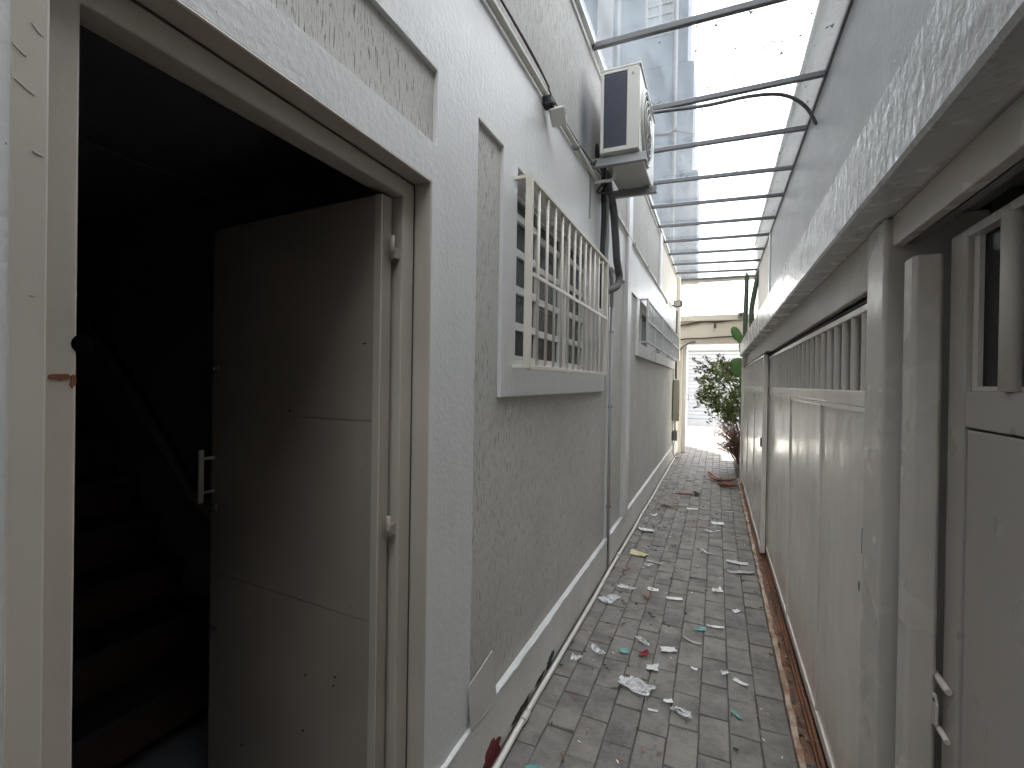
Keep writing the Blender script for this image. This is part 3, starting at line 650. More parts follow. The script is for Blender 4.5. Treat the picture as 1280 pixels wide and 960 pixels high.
for k, (xa, ya, xb, yb2) in enumerate(((-.62, 8.0, .12, 9.35), (-.55, 7.7, .02, 8.95))):
    hose(['thin cable trailing over the far end of the canopy glass', 'second thin cable crossing the far canopy closer to the left wall'][k], [(xa, ya, 3.772), (xa + .15, ya + .5, 3.80), (xb - .1, yb2 - .4, 3.775), (xb, yb2, 3.79)], .006, 'backing', 'cable', 'cable', 5)

# ================================================================== RIGHT GARAGES
gar = thing('garage', (.9, 3.5, 0), 'row of low garages along the right side under a pale stuccoed beam', 'garage')
# the eave beam: a slightly uneven front face
def beam():
    n = 90; vs_ = []; fs = []; rr = random.Random(2)
    for i in range(n + 1):
        y = -2.5 + (8.36 + 2.5) * i / n; k = noise.noise(Vector((y * 1.7, 0, 0))) * .006; k2 = rr.uniform(-.0015, .0015)
        vs_ += [(.412, y, 1.951 + k * .4), (.331, y, 1.949 + k * .6 + k2), (.325 + k * .5, y, 1.957 + k * .6 + k2), (.325 + k * .3, y, 2.142), (.333, y, 2.150 + k * .4), (.60, y, 2.152)]
        if i:
            for j in range(5): fs.append(((i - 1) * 6 + j, (i - 1) * 6 + j + 1, i * 6 + j + 1, i * 6 + j))
    fs += [tuple(range(6)), tuple(range(n * 6, n * 6 + 6))]
    return MB().add(vs_, fs)
obj('beam', beam(), M['white_rough'], gar)
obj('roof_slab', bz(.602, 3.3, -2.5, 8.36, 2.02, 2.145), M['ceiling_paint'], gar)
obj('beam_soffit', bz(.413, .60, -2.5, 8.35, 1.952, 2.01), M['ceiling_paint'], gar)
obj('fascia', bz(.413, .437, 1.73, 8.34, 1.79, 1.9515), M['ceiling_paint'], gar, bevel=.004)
obj('track_cover', bz(.420, .446, -2.4, 1.556, 1.870, 1.9515), M['pillar'], gar, bevel=.003)
obj('track_rail', MB().box(.452, .47, -2.4, 1.556, 1.872, 1.886).box(.476, .50, -2.4, 1.556, 1.895, 1.907), M['steel'], gar)
obj('track_rail', MB().box(.375, .412, 4.5, 8.3, 1.778, 1.788).box(.44, .452, 1.73, 8.3, 1.775, 1.784).box(.457, .463, 1.73, 8.3, 1.765, 1.80), M['backing'], gar)
obj('pillar', bz(.404, .62, 1.562, 1.722, -.05, 1.9505), M['pillar'], gar, bevel=.009, seg=3)
obj('door_stop', MB().add([(x, y, z) for z in (0, 1.812) for x, y in ((.421, 1.47), (.421, 1.418), (.428, 1.408), (.470, 1.402), (.478, 1.408), (.480, 1.47))], [(0, 1, 2, 3, 4, 5), (6, 7, 8, 9, 10, 11)] + [(i, (i + 1) % 6, 6 + (i + 1) % 6, 6 + i) for i in range(6)]), M['pillar'], gar, bevel=.004)
obj('end_post', bz(.352, .47, 8.12, 8.34, 0, 1.948), M['gate'], gar, bevel=.006)
obj('inner_walls', MB().box(3.0, 3.2, -2.5, 8.35, 0, 2.0).box(.58, 3.0, 8.2, 8.35, 0, 2.0).box(.622, 3.0, 1.57, 1.71, 0, 2.0).box(.5, 3.0, -2.5, -2.4, 0, 2.0).box(.5, 3.0, -2.4, 8.2, -.06, .0), M['garage'], gar)
obj('upper_wall', bz(.69, .90, -2.5, 7.9, 2.146, 3.772), M['bluegrey'], gar)
obj('parapet', bz(.69, .90, -2.5, 7.9, 3.7725, 4.36), M['creamwall'], gar)
obj('upper_wall', bz(.69, .90, 7.9, 11.05, 0, 4.36), M['creamwall'], gar, label='cream far end of the wall above the planting bed')
obj('pilaster', bz(.672, .689, 7.85, 8.0, 2.15, 3.72), M['white'], gar, bevel=.004)
obj('coping', bz(.66, .93, -2.5, 11.06, 4.361, 4.42), M['creamwall'], gar, bevel=.006)
# rusty gutter channel in front of the gates
ch = thing('gutter_channel', (.37, 4, 0), 'rust stained gutter channel with a worn pale kerb edge below the gates', 'gutter')
def strip(x0, x1, zt, jit, seed):
    rr = random.Random(seed); n = 150; vs_ = []; fs = []
    for i in range(n + 1):
        y = -2.4 + 10.9 * i / n; a, b, c = (rr.uniform(-jit, jit) for _ in range(3))
        vs_ += [(x0 + a, y, -.05), (x0 + a, y, zt + c * .6), (x1 + b, y, zt + c * .6 + a * .4), (x1 + b, y, -.05)]
        if i:
            for j in range(3): fs.append(((i - 1) * 4 + j, (i - 1) * 4 + j + 1, i * 4 + j + 1, i * 4 + j))
    return MB().add(vs_, fs)
obj('kerb_edge', strip(.322, .346, .018, .004, 1), M['kerb'], ch)
obj('channel_bed', bz(.348, .42, -2.4, 8.5, -.05, .004), M['channel'], ch)
obj('floor_rail', MB().box(.386, .392, -2.4, 8.1, .0045, .022).box(.402, .408, -2.4, 8.1, .0045, .018), M['rust'], ch)
rr = random.Random(8); db = MB()
for i in range(150):
    y = 1.6 + 6 * rr.random() ** 2.2; x = rr.uniform(.348, .40); s = rr.uniform(.004, .016); a = rr.uniform(0, 6.3)
    db.add([(x + s * math.cos(a + k * 1.57) * rr.uniform(.5, 1), y + 1.3 * s * math.sin(a + k * 1.57), .0055 + rr.uniform(0, .012)) for k in range(4)], [(0, 1, 2, 3)])
obj('debris', db, M['darkbit'], ch, kind='stuff')
tag(obj('blue_rag', MB().sheet(lambda u, v: (.352 + .045 * u, 2.13 + .07 * v, .012 + .018 * noise.noise(Vector((u * 4, v * 4, 3)))), 10, 10), M['blue_paint']), 'dark blue scrap of rag in the near end of the rusty gutter', 'rag')

def gate(label, xf, y0, y1, seams, nb, ztop, lead):
    g = thing('sliding_gate', (xf + .02, (y0 + y1) / 2, .03), label, 'gate', 'sliding garage gates on the right')
    t = .038; xb = xf + t
    fm = MB().box(xf, xb, y0, y0 + .045, .035, ztop).box(xf, xb, y1 - .045, y1, .035, ztop)
    fm.box(xf, xb, y0 + .0455, y1 - .0455, ztop - .022, ztop).box(xf, xb, y0 + .0455, y1 - .0455, 1.438, 1.488).box(xf, xb, y0 + .0455, y1 - .0455, .035, .085)
    obj('gate_frame', fm, M['gate'], g, bevel=.003)
    ys = [y0 + .046] + seams + [y1 - .046]
    for i, (a, b) in enumerate(zip(ys, ys[1:])):
        nu, nv = 14, 20
        def fn(u, v, a=a, b=b, i=i):
            e = min(u, 1 - u, v, 1 - v) * 4; e = min(1, e)
            return (xf + .007 - .0045 * e * noise.noise(Vector((u * 1.7 + i * 5, v * 2.6, y0))) - .002 * e, a + .003 + (b - a - .006) * u, .086 + (1.437 - .086) * v)
        obj('gate_panel', MB().sheet(fn, nu, nv), M['gate'], g)
        if i: obj('seam_strip', bz(xf - .0005, xf + .012, a - .0014, a + .0014, .086, 1.437), M['gate_bar'], g)
        obj('panel_lip', MB().box(xf + .001, xf + .014, a + .0035, b - .0035, 1.418, 1.437), M['gate'], g, bevel=.002)
    bm_ = MB(); ring = [(xf + .017 + .0145 * math.cos(a * .7854), .0155 * math.sin(a * .7854)) for a in range(8)]
    bm_.add([(x, y, z) for z in (1.4885, ztop - .0225) for x, y in ring], [(i, (i + 1) % 8, 8 + (i + 1) % 8, 8 + i) for i in range(8)], True)
    for k in range(nb):
        y = y0 + .05 + (y1 - y0 - .1) * (k + .5) / nb
        b = MB(); b.v = [v + Vector((0, y, 0)) for v in bm_.v]; b.f = bm_.f; b.sm = bm_.sm
        obj('bar', b, M['gate_bar'], g)
    obj('backing_sheet', bz(xf + .05, xf + .054, y0, y1, 1.44, ztop + .0), M['backing'], g)
    return g
g1 = gate('wide cream sliding gate with barred top next to the near pillar', .418, 1.728, 4.80, [2.45, 3.40], 23, 1.757, 0)
obj('rust_hole', MB().add(*[[(.4165 if k < 9 else .4175, 1.80 + .007 * math.cos(a), .88 + .016 * math.sin(a)) for k in range(18) for a in (k % 9 * .698,)], [tuple(range(9))] + [(i, (i + 1) % 9, 9 + (i + 1) % 9, 9 + i) for i in range(9)]]), M['black'], g1)
obj('scratch', MB().box(.4168, .4178, 1.775, 1.778, .99, 1.06).box(.4168, .4178, 1.770, 1.778, 1.06, 1.068), M['backing'], g1)
g2 = gate('narrow looking far sliding gate standing in front of its neighbour', .372, 4.72, 8.10, [5.75, 6.9], 25, 1.772, 1)
obj('lock', bz(.362, .3715, 4.75, 4.79, .96, 1.04), M['black'], g2)
# near door with glazed top
xd = .486
nd = thing('metal_door', (xd, .5, .03), 'cream metal door at the right edge with glazed top and latch', 'door')
y1 = 1.398; y0 = -1.2
fm = MB().box(xd, xd + .035, y1 - .077, y1, .03, 1.842).box(xd, xd + .035, y0, y0 + .077, .03, 1.842)
fm.box(xd, xd + .035, y0 + .0775, y1 - .0775, 1.822, 1.842).box(xd + .002, xd + .035, y0 + .0775, y1 - .0775, 1.418, 1.495).box(xd, xd + .035, y0 + .0775, y1 - .0775, .03, .12)
obj('door_frame', fm, M['near_door'], nd, bevel=.003)
obj('door_panel', bz(xd + .004, xd + .016, y0 + .082, y1 - .083, .121, 1.4135), M['near_door'], nd, bevel=.003)
obj('panel_groove', MB().box(xd + .017, xd + .02, y0 + .0775, y1 - .0775, .12, 1.4178), M['black'], nd)
obj('pane', bz(xd + .022, xd + .027, y0 + .0775, y1 - .0775, 1.4955, 1.8215), M['door_pane'], nd)
obj('pane_bead', MB().box(xd + .012, xd + .021, y1 - .10, y1 - .0778, 1.4955, 1.8215).box(xd + .012, xd + .021, y0 + .08, y1 - .1005, 1.4955, 1.505), M['gate_bar'], nd)
for k in range(8):
    y = 1.155 - .245 * k
    obj('bar', MB().tube([(xd + .004, y, 1.4955), (xd + .004, y, 1.8215)], .017, 12), M['gate_bar'], nd)
lt = MB().tube([(xd - .008, y1 + .03, .838), (xd - .008, y1 - .055, .834)], .0075, 8).tube([(xd - .008, y1 + .03, .728), (xd - .008, y1 - .055, .724)], .0065, 8)
obj('latch', lt, M['gate_bar'], nd)
pl = [(-.012, .795), (.02, .80), (.032, .78), (.03, .735), (.012, .728), (-.004, .76)]
obj('latch_plate', MB().add([(x, y1 + .012 - a, z) for x in (xd - .018, xd - .012) for a, z in pl], [tuple(range(6)), tuple(range(6, 12))] + [(i, (i + 1) % 6, 6 + (i + 1) % 6, 6 + i) for i in range(6)]), M['gate_bar'], nd, bevel=.001)
obj('keyhole', MB().disc((xd - .0185, y1 - .012, .79), (-1, 0, 0), .005, .001, 10), M['black'], nd)

# ================================================================== FAR ENTRANCE
eb = thing('entrance_beam', (0, 11.2, 2.38), 'cream concrete beam spanning the far entrance of the alley', 'beam')
obj('beam', bz(-.82, .95, 11.12, 11.32, 2.40, 2.86), M['creamwall'], eb, bevel=.008)
obj('cap', bz(-.82, .95, 11.06, 11.38, 2.861, 2.99), M['creamwall'], eb, bevel=.012)
obj('lower_lip', bz(-.82, .95, 11.10, 11.34, 2.37, 2.399), M['cream'], eb)
obj('side_pier', bz(-.83, -.70, 11.06, 11.4, 0, 2.369), M['creamwall'], eb, bevel=.008)
obj('side_pier', bz(.70, .95, 11.06, 11.4, 0, 2.369), M['creamwall'], eb, bevel=.008)
hose('black cable sagging along the upper edge of the far beam', [(-.8, 11.08, 2.78), (-.6, 11.08, 2.80), (-.3, 11.09, 2.85), (0, 11.09, 2.84), (.3, 11.09, 2.87), (.7, 11.09, 2.88)], .02, 'bark', 'cable', 'cable', 6)
hose('brown cable sagging along the lower edge of the far beam', [(-.8, 11.08, 2.46), (-.62, 11.08, 2.49), (-.3, 11.08, 2.49), (0, 11.08, 2.51), (.4, 11.08, 2.52), (.7, 11.08, 2.5)], .017, 'bark', 'cable', 'cable', 6)
hose('grey corrugated pipe curving from the left wall up to the far beam', [(-.79, 10.9, 2.18), (-.74, 10.95, 2.24), (-.66, 11.0, 2.33), (-.54, 11.05, 2.40), (-.44, 11.07, 2.42)], .022, 'foam', 'conduit', 'conduit')
t = thing('security_camera', (.42, 11.1, 2.94), 'small blue grey camera box on the far beam next to the cacti', 'camera')
obj('housing', bz(.38, .50, 10.98, 11.055, 2.88, 3.01), M['steel'], t, bevel=.008); obj('lens', MB().disc((.44, 10.98, 2.945), (0, -1, 0), .025, .01, 12), M['black'], t)
obj('insulator', bz(-.08, -.03, 11.0, 11.055, 2.7, 2.8), M['bark'], eb)
eg = thing('entrance_gate', (-.66, 11.6, 0), 'white metal gate leaf standing open at the far end of the alley', 'gate')
obj('gate_post', bz(-.695, -.62, 11.22, 11.30, 0, 2.365), M['alu'], eg, bevel=.004)
obj('gate_leaf', MB().box(-.69, -.655, 11.32, 12.5, .05, 2.3), M['facade'], eg, bevel=.004)
obj('leaf_edge', bz(-.70, -.64, 11.305, 11.33, .05, 2.3), M['steel'], eg, bevel=.003)
obj('handle', MB().tube([(-.63, 11.36, 1.15), (-.58, 11.36, 1.15), (-.58, 11.36, 1.27), (-.63, 11.36, 1.27)], .012, 8), M['steel'], eg)

fc = thing('street_building', (0, 17, .12), 'white building across the sunlit street beyond the alley', 'building')
obj('wall', bz(-9, 9, 17.1, 20, .121, 3.55), M['facade'], fc)
obj('plinth', bz(-9, 9, 17.04, 17.099, .121, .35), M['facade_slat'], fc, bevel=.008)
obj('cornice', bz(-9.05, 9.05, 16.98, 17.099, 3.30, 3.42), M['facade'], fc, bevel=.01)
obj('ledge', bz(-9, 9, 17.0, 17.099, 2.62, 2.70), M['facade_slat'], fc, bevel=.008)
for k, (a, b) in enumerate(((-5.2, -3.1), (-2.6, -1.0), (-.9, .9), (1.3, 3.2))):
    s = obj('shutter', bz(a, b, 17.085, 17.0995, .36, 2.5), M['facade_slat'], fc)
    for i in range(17): obj('slat', bz(a, b, 17.068, 17.0845, .37 + i * .125, .37 + i * .125 + .108), M['facade_slat'], s, bevel=.004, seg=1)
    obj('shutter_frame', MB().box(a - .07, a - .001, 17.05, 17.0995, .36, 2.56).box(b + .001, b + .07, 17.05, 17.0995, .36, 2.56).box(a, b, 17.05, 17.0995, 2.501, 2.56), M['facade'], fc, bevel=.004)
for k in range(9): obj('hook', MB().tube([(-1.9 + .42 * k, 17.05, 2.86), (-1.9 + .42 * k, 17.0, 2.82), (-1.9 + .42 * k, 17.0, 2.94)], .018, 6), M['backing'], fc)
pf = thing('picket_fence', (.5, 12.45, 0), 'white metal picket fence at the kerb beside the dry bush', 'fence')
obj('rail', MB().box(-.06, 1.6, 12.43, 12.45, .08, .11).box(-.06, 1.6, 12.43, 12.45, .79, .82), M['alu'], pf)
for k in range(15): obj('picket', bz(-.06 + .115 * k, -.04 + .115 * k, 12.405, 12.4295, .02, .88), M['alu'], pf)

# ================================================================== PLANTS
def leaf_cloud(blobs, n, size, rr, curl=.3):
    mb = MB()
    for i in range(n):
        c, r = rr.choice(blobs)
        while True:
            d = Vector((rr.uniform(-1, 1), rr.uniform(-1, 1), rr.uniform(-1, 1)))
            if .25 < d.length < 1: break
        p = Vector(c) + Vector((d.x * r[0], d.y * r[1], d.z * r[2]))
        L = size * rr.uniform(.6, 1.3); w = L * rr.uniform(.28, .42)
        a = Vector((rr.gauss(0, 1), rr.gauss(0, 1), rr.gauss(-.25, .7))).normalized(); b = a.cross(Vector((rr.gauss(0, 1), rr.gauss(0, 1), rr.gauss(0, 1)))).normalized(); nn = a.cross(b)
        mb.add([p, p + a * L * .35 + b * w + nn * w * curl, p + a * L, p + a * L * .35 - b * w + nn * w * curl, p + a * L * .5], [(0, 1, 4), (1, 2, 4), (2, 3, 4), (3, 0, 4)])
    return mb
rr = random.Random(31)
sh = thing('flowering_shrub', (.52, 9.75, 0), 'leafy dark green shrub leaning over the alley beyond the last gate', 'shrub')
stems = MB(); blobs = []; dark = []
root = Vector((.52, 9.75, .02))
for tx, ty, tz in ((.05, 9.6, 1.75), (-.12, 9.8, 1.42), (.15, 9.4, 1.35), (.30, 9.6, 1.65), (.28, 9.9, 1.15), (.12, 9.7, 1.05), (-.2, 9.7, 1.62), (.2, 9.7, 1.9), (.38, 9.5, 1.4), (-.05, 9.6, 1.18), (.2, 9.55, .95), (-.25, 9.7, 1.35), (.0, 9.7, 1.9), (.3, 9.45, 1.1), (.33, 9.7, 1.9)):
    e = Vector((tx, ty, tz)); m_ = root.lerp(e, .5) + Vector((.08, 0, .25))
    stems.tube(spline([root, m_, e], 6), [.016 - .0011 * k for k in range(13)], 6)
    blobs.append((e.lerp(m_, .12), (.19, .2, .16)))
for tx, ty, tz in ((-.42, 9.7, 1.98), (-.38, 9.5, 1.80), (-.36, 9.8, 1.60), (-.30, 9.6, 1.30), (-.12, 9.6, .80), (-.15, 9.6, .98), (-.36, 9.65, 1.08), (.05, 9.7, 2.05), (-.2, 9.7, 2.02), (-.24, 9.6, 1.84)):
    e = Vector((tx, ty, tz)); s0 = Vector((.15, 9.7, 1.45)); m_ = s0.lerp(e, .55) + Vector((0, 0, .08))
    stems.tube(spline([s0, m_, e], 6), [.007 - .0004 * k for k in range(13)], 5)
    for k in range(5): dark.append((m_.lerp(e, k / 4), (.05, .06, .045)))
obj('trunk', stems, M['bark'], sh)
obj('crown', leaf_cloud(blobs, 3100, .058, rr), M['leaf'], sh)
obj('outer_sprays', leaf_cloud(dark, 560, .05, rr), M['leaf_dark'], sh)
db_ = thing('dry_bush', (.42, 9.4, 0), 'reddish brown dried bush at the foot of the last gate post', 'bush')
mb = MB(); mb2 = MB()
for i in range(330):
    a = rr.uniform(0, 6.28); p0 = Vector((.45 + rr.uniform(-.05, .05), 9.5 + rr.uniform(-.1, .1), .03)); h = rr.uniform(.35, .95); s = rr.uniform(.08, .40)
    p1 = p0 + Vector((math.cos(a) * s * .4 - .04, math.sin(a) * s * .4, h * .6)); p2 = p0 + Vector((math.cos(a) * s - .14, math.sin(a) * s, h * rr.uniform(.75, 1)))
    mb.tube([p0, p1, p2], [.006, .004, .002], 4, False)
    for k in range(9):
        q = p1.lerp(p2, k / 8); d = Vector((rr.gauss(0, 1), rr.gauss(0, 1), rr.gauss(.2, .6))).normalized() * .06
        w = d.cross(Vector((0, 0, 1))).normalized() * .013; mb2.add([q - w, q + w, q + d], [(0, 1, 2)])
obj('twigs', mb, M['dry'], db_); obj('dry_leaves', mb2, M['dry'], db_)
def cactus(x, y, h, bend, r, label):
    n = 34; K = 12; vs_ = []; fs = []
    for i in range(n + 1):
        t = i / n; z = h * t; cx = x + bend(t); rad = r * (1 if t < .94 else math.sqrt(max(0, 1 - ((t - .94) / .06) ** 2)) * .98 + .02) * (1 + .06 * math.sin(t * 17))
        for k in range(K): q = rad * (1 if k % 2 else .74); vs_.append((cx + q * math.cos(k * 2 * math.pi / K), y + q * math.sin(k * 2 * math.pi / K), z))
        if i:
            for k in range(K): fs.append(((i - 1) * K + k, (i - 1) * K + (k + 1) % K, i * K + (k + 1) % K, i * K + k))
    fs.append(tuple(range(n * K, n * K + K)))
    return tag(obj('column_cactus', MB().add(vs_, fs), M['cactus']), label, 'cactus', 'tall cacti behind the last gate')
cactus(.495, 9.85, 3.62, lambda t: .012 * math.sin(t * 8) - .03 * t, .046, 'left one of two tall column cacti, straight, touching the canopy edge')
cactus(.60, 10.1, 3.70, lambda t: .02 * math.sin(t * 6) + (.10 * (t - .8) / .2 if t > .8 else 0), .050, 'right one of two tall column cacti, its tip bent towards the wall')
pp = thing('prickly_pear', (.45, 9.1, 0), 'prickly pear with bright green pads peeping past the far gate end', 'cactus')
def pad(c, w, h, tilt, yaw):
    def fn(u, v):
        a = u * 2 * math.pi; b = (v - .5) * math.pi
        p = Vector((math.cos(a) * math.cos(b) * w * (1 + .22 * math.sin(b)), math.sin(a) * math.cos(b) * .022, math.sin(b) * h))
        return Matrix.Rotation(yaw, 3, 'Z') @ Matrix.Rotation(tilt, 3, 'Y') @ p + Vector(c)
    return MB().sheet(fn, 20, 12)
obj('stem', pad((.47, 9.1, .35), .10, .36, 0, .2), M['cactus'], pp)
obj('stem', pad((.46, 9.1, .98), .10, .34, .05, 0), M['cactus'], pp)
obj('pad', pad((.33, 9.05, 1.80), .125, .17, -.1, .1), M['pad'], pp)
obj('pad', pad((.45, 9.08, 1.50), .10, .22, .1, 0), M['pad'], pp)
obj('pad', pad((.44, 9.12, 2.08), .09, .20, -.2, .1), M['pad'], pp)
obj('pad', pad((.325, 9.1, 2.34), .065, .185, -.45, 0), M['pad'], pp)
obj('pad', pad((.265, 9.14, 2.39), .05, .12, -.25, .3), M['pad'], pp)

# ================================================================== LITTER
def crumple(cx, cy, lx, ly, rot, amp, seed, mat, name, label, cat, n=12, ragged=.0, z=.002, curl=0.0, group='litter scattered over the paving'):
    """one creased scrap: an uneven outline, a few sharp folds, edges lifted here and there"""
    rr = random.Random(seed); q = Vector((rr.uniform(0, 50), rr.uniform(0, 50), seed))
    folds = [(rr.uniform(0, 6.28), rr.uniform(-.3, .3), rr.uniform(.25, 1)) for _ in range(3 if amp < .02 else 6)]
    lift = rr.uniform(0, 6.28)
    def fn(u, v):
        a, b = 2 * u - 1, 2 * v - 1
        m_ = max(abs(a), abs(b)); l_ = math.hypot(a, b) or 1; w = .45 if ragged > .3 else .15
        k = (1 - w) + w * m_ / l_; a *= k; b *= k
        an = math.atan2(b, a); k = 1 + ragged * noise.noise(Vector((math.cos(an) * 1.3, math.sin(an) * 1.3, seed * 3.1))) * m_
        h = 0
        for ang, off, wt in folds: h += wt * abs(a * math.cos(ang) + b * math.sin(ang) - off)
        h = amp * (h / len(folds) * .9 + .35 * noise.noise(q + Vector((a * 2.2, b * 2.2, 0))) + .35 * max(0, a * math.cos(lift) + b * math.sin(lift)))
        x = a * lx / 2 * k * .95; y = b * ly / 2 * k * .95
        h += curl * a * a
        return (cx + x * math.cos(rot) - y * math.sin(rot), cy + x * math.sin(rot) + y * math.cos(rot), z + max(0, h))
    return tag(obj(name, MB().sheet(fn, n, n, False), mat), label, cat, group)
F, PA, PG = M['film'], M['paper'], M['paper_grey']
LIT = [  # x, y, length, width, rotation, height, material, name, label, category
 (-.34, 2.42, .155, .10, -.5, .028, F, 'plastic_bag', 'largest clear plastic bag lying crumpled mid paving', 'plastic bag'),
 (-.345, 2.72, .045, .03, .4, .022, M['red'], 'wrapper', 'small dark red wrapper below the pointed clear film', 'wrapper'),
 (-.37, 2.86, .10, .035, -.8, .02, F, 'plastic_film', 'pointed strip of clear film just above the red wrapper', 'plastic film'),
 (-.225, 2.83, .075, .05, .3, .014, PA, 'paper_scrap', 'folded white paper right of the red wrapper', 'paper'),
 (-.285, 2.61, .055, .04, .2, .026, PA, 'paper_scrap', 'crumpled white paper ball between red wrapper and large bag', 'paper'),
 (-.455, 2.72, .045, .045, .3, .012, M['teal'], 'wrapper', 'round teal wrapper left of the red wrapper', 'wrapper'),
 (-.585, 2.65, .085, .04, -.7, .02, F, 'plastic_film', 'curled clear film near the white pipe, level with the teal wrapper', 'plastic film'),
 (-.675, 2.53, .05, .045, .1, .024, F, 'plastic_film', 'small clear wad nearest the white pipe', 'plastic film'),
 (-.185, 2.375, .04, .028, .5, .008, PA, 'paper_scrap', 'small white card right of the largest plastic bag', 'paper'),
 (-.12, 2.31, .075, .055, -.3, .026, F, 'plastic_film', 'crushed clear wrapper down and right of the largest bag', 'plastic film'),
 (-.245, 2.28, .04, .016, .1, .005, PA, 'paper_scrap', 'tiny white strip below the largest plastic bag', 'paper'),
 (-.085, 2.705, .03, .022, -.2, .006, PA, 'paper_scrap', 'tiny lone white scrap in the middle of the bare right pavers', 'paper'),
 (.065, 2.72, .045, .045, .4, .026, F, 'plastic_film', 'clear wad beside the white slip near the gutter', 'plastic film'),
 (.135, 2.675, .065, .024, -.55, .008, PA, 'paper_scrap', 'straight white slip near the gutter beside a clear wad', 'paper'),
 (.108, 2.40, .055, .02, -.9, .010, M['teal'], 'wrapper', 'narrow teal shred close to the gutter', 'wrapper'),
 (-.62, 1.715, .05, .055, .4, .02, M['teal'], 'wrapper', 'bright teal scrap at the lower edge beside the white pipe', 'wrapper'),
 (-.655, 3.32, .12, .075, .9, .03, F, 'plastic_film', 'bunched clear film against the white pipe', 'plastic film'),
 (-.57, 3.56, .12, .05, .1, .018, F, 'plastic_film', 'flat clear film above and right of the bunched one', 'plastic film'),
 (-.40, 3.62, .075, .045, .1, .006, PA, 'paper_card', 'clean white half card lying left of centre', 'paper'),
 (-.245, 3.52, .10, .04, .2, .014, PA, 'paper_scrap', 'torn white paper right of the clean half card', 'paper'),
 (-.36, 3.20, .055, .014, -.7, .006, M['darkbit'], 'dry_leaf', 'black sliver of leaf above the pointed clear film', 'leaf'),
 (.02, 3.22, .095, .028, .15, .015, PA, 'paper_twist', 'twisted white paper over on the right pavers', 'paper'),
 (-.07, 3.15, .065, .035, .3, .012, M['teal'], 'wrapper', 'pale blue crumpled scrap left of the twisted paper', 'wrapper'),
 (-.11, 2.98, .10, .022, -.4, .010, PG, 'paper_strip', 'curved dirty strip below the pale blue scrap', 'paper'),
 (.025, 3.78, .065, .05, .4, .030, PA, 'paper_scrap', 'crumpled white paper with a dark side at the right', 'paper'),
 (.145, 3.50, .05, .03, .8, .014, PA, 'paper_scrap', 'white scrap beside the gutter, right of the twisted paper', 'paper'),
 (-.42, 3.47, .05, .035, .5, .010, M['palm'], 'dry_leaf', 'rusty brown leaf below the clean half card', 'leaf'),
 (.155, 4.22, .10, .045, .1, .018, PG, 'paper_scrap', 'grey paper against the gutter beyond the white twist', 'paper'),
 (-.63, 5.02, .13, .11, .3, .035, PA, 'tissue', 'white tissue wad against the pipe far down the left side', 'tissue'),
 (-.60, 4.30, .14, .06, -.2, .028, M['yellow'], 'wrapper', 'yellow and white wrapper near the left pipe', 'wrapper'),
 (-.49, 4.08, .07, .05, .2, .02, F, 'plastic_film', 'clear scrap under the yellow wrapper', 'plastic film'),
 (-.455, 4.17, .12, .035, -.2, .014, PG, 'paper_scrap', 'dirty grey shred right of the yellow wrapper', 'paper'),
 (-.645, 3.93, .065, .028, .3, .014, M['pink'], 'paper_scrap', 'pinkish white shred below the yellow wrapper', 'paper'),
 (-.045, 4.60, .14, .022, -.75, .02, PA, 'paper_strip', 'long curled white strip in mid paving', 'paper'),
 (-.02, 5.30, .14, .02, .3, .012, PA, 'paper_strip', 'straight thin white strip farther than the curled one', 'paper'),
 (.03, 5.60, .11, .075, .1, .03, PA, 'tissue', 'white tissue blob on the right far down the paving', 'tissue'),
 (.175, 4.45, .16, .045, .1, .022, PA, 'plastic_spoon', 'white spoon shaped scrap pointing at the gutter', 'spoon'),
 (.235, 4.25, .11, .045, .1, .022, PG, 'paper_scrap', 'pale scrap lodged at the kerb below the spoon shaped scrap', 'paper'),
 (-.085, 5.42, .14, .035, .1, .015, M['pink'], 'paper_scrap', 'faded pink strip left of the white tissue blob', 'paper'),
 (-.355, 6.95, .30, .07, .1, .04, M['pink'], 'dry_bract', 'long pale pink dried bract with a dark tip', 'dried bract'),
 (-.22, 6.90, .07, .07, .1, .06, M['darkbit'], 'dry_bract_tip', 'dark curled tip lying by the pale pink bract', 'dried bract'),
 (-.52, 6.15, .22, .06, -.3, .03, M['palm'], 'dry_leaf', 'long brown leaf curl at the far left', 'leaf'),
 (-.245, 6.15, .11, .05, .0, .012, PA, 'paper_scrap', 'flat white scrap farthest down the middle of the paving', 'paper'),
 (-.635, 5.65, .07, .06, .2, .03, PA, 'tissue', 'small white wad at the far left pipe', 'tissue'),
 (.14, 6.2, .12, .04, .1, .014, PG, 'paper_scrap', 'grey scrap on the far right beyond the tissue blob', 'paper'),
]
for i, (x, y, lx, ly, r_, h, mt, nm, lab, cat) in enumerate(LIT):
    crumple(x, y, lx * 1.15, ly * 1.2, r_, h, 40 + i, mt, nm, lab, cat, n=12 if mt is F else 6, ragged=.5 if mt in (F, M['pink'], M['palm']) else .3, curl=.012 if 'strip' in nm or 'leaf' in nm else 0)
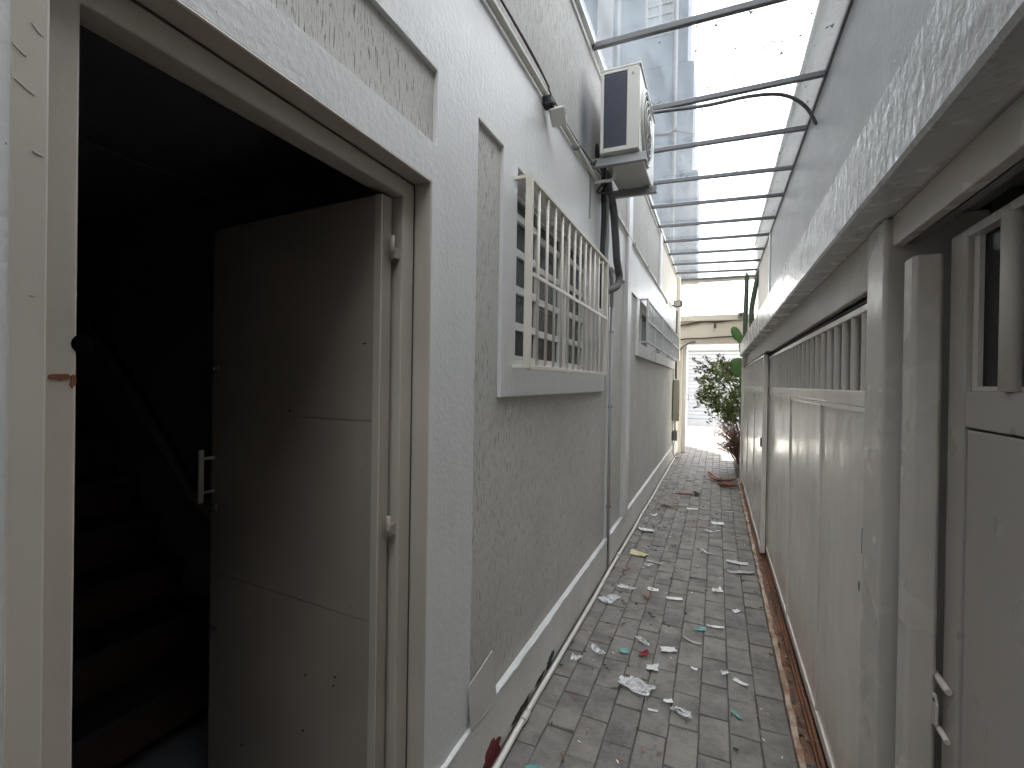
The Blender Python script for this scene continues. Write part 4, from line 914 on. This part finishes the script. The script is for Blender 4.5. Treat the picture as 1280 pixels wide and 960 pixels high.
# fallen dry palm sheaths
def sheath(pts, w, seed, label):
    sp = spline(pts, 8); n = len(sp) - 1
    def fn(u, v):
        i = min(n, int(round(v * n))); p = sp[i]; t = v; ww = w * (math.sin(math.pi * (.12 + .82 * t)) ** .7); a = (u - .5) * 2.6
        d = (sp[min(n, i + 1)] - sp[max(0, i - 1)]).normalized(); s = d.cross(Vector((0, 0, 1))).normalized()
        return p + s * math.sin(a) * ww + Vector((0, 0, 1)) * ((1 - math.cos(a)) * ww * .9 + .01 * noise.noise(Vector((u * 3, v * 6, seed))))
    tag(obj('palm_sheath', MB().sheet(fn, 10, n), M['palm']), label, 'palm sheath', 'dry palm sheaths by the last gate')
sheath([(-.12, 8.35, .09), (-.02, 8.15, .02), (.10, 8.05, .015), (.22, 8.12, .02), (.31, 8.2, .05)], .055, 1, 'dark brown palm sheath with one end curling upwards, farther of two')
sheath([(.05, 7.75, .012), (.14, 7.68, .015), (.24, 7.68, .02), (.315, 7.74, .04)], .075, 2, 'reddish brown broad palm sheath, nearer of two')
# leaf crumbs and grit
rr = random.Random(55)
for nm, mt, cnt, s0, s1, hh in (('leaf_crumbs', M['darkbit'], 330, .008, .024, .012), ('paper_crumbs', M['paper'], 130, .004, .014, .008), ('brown_crumbs', M['palm'], 90, .006, .018, .01)):
    mb = MB()
    for i in range(cnt):
        y = 1.5 + 8.5 * rr.random() ** 1.1 if nm != 'leaf_crumbs' else rr.choice((rr.uniform(1.6, 9.5), rr.gauss(5.2, 1.2)))
        x = rr.choice((rr.uniform(-.74, .31), rr.gauss(-.5, .15))); x = max(-.74, min(.31, x)); s = rr.uniform(s0, s1); a = rr.uniform(0, 6.28)
        p = [(x + s * c * math.cos(a) - s * .4 * d * math.sin(a), y + s * c * math.sin(a) + s * .4 * d * math.cos(a), .004 + rr.uniform(0, hh)) for c, d in ((-1, 0), (0, -1), (1, .2), (.1, 1))]
        mb.add(p, [(0, 1, 2, 3)])
    obj(nm, mb, mt, None, kind='stuff')
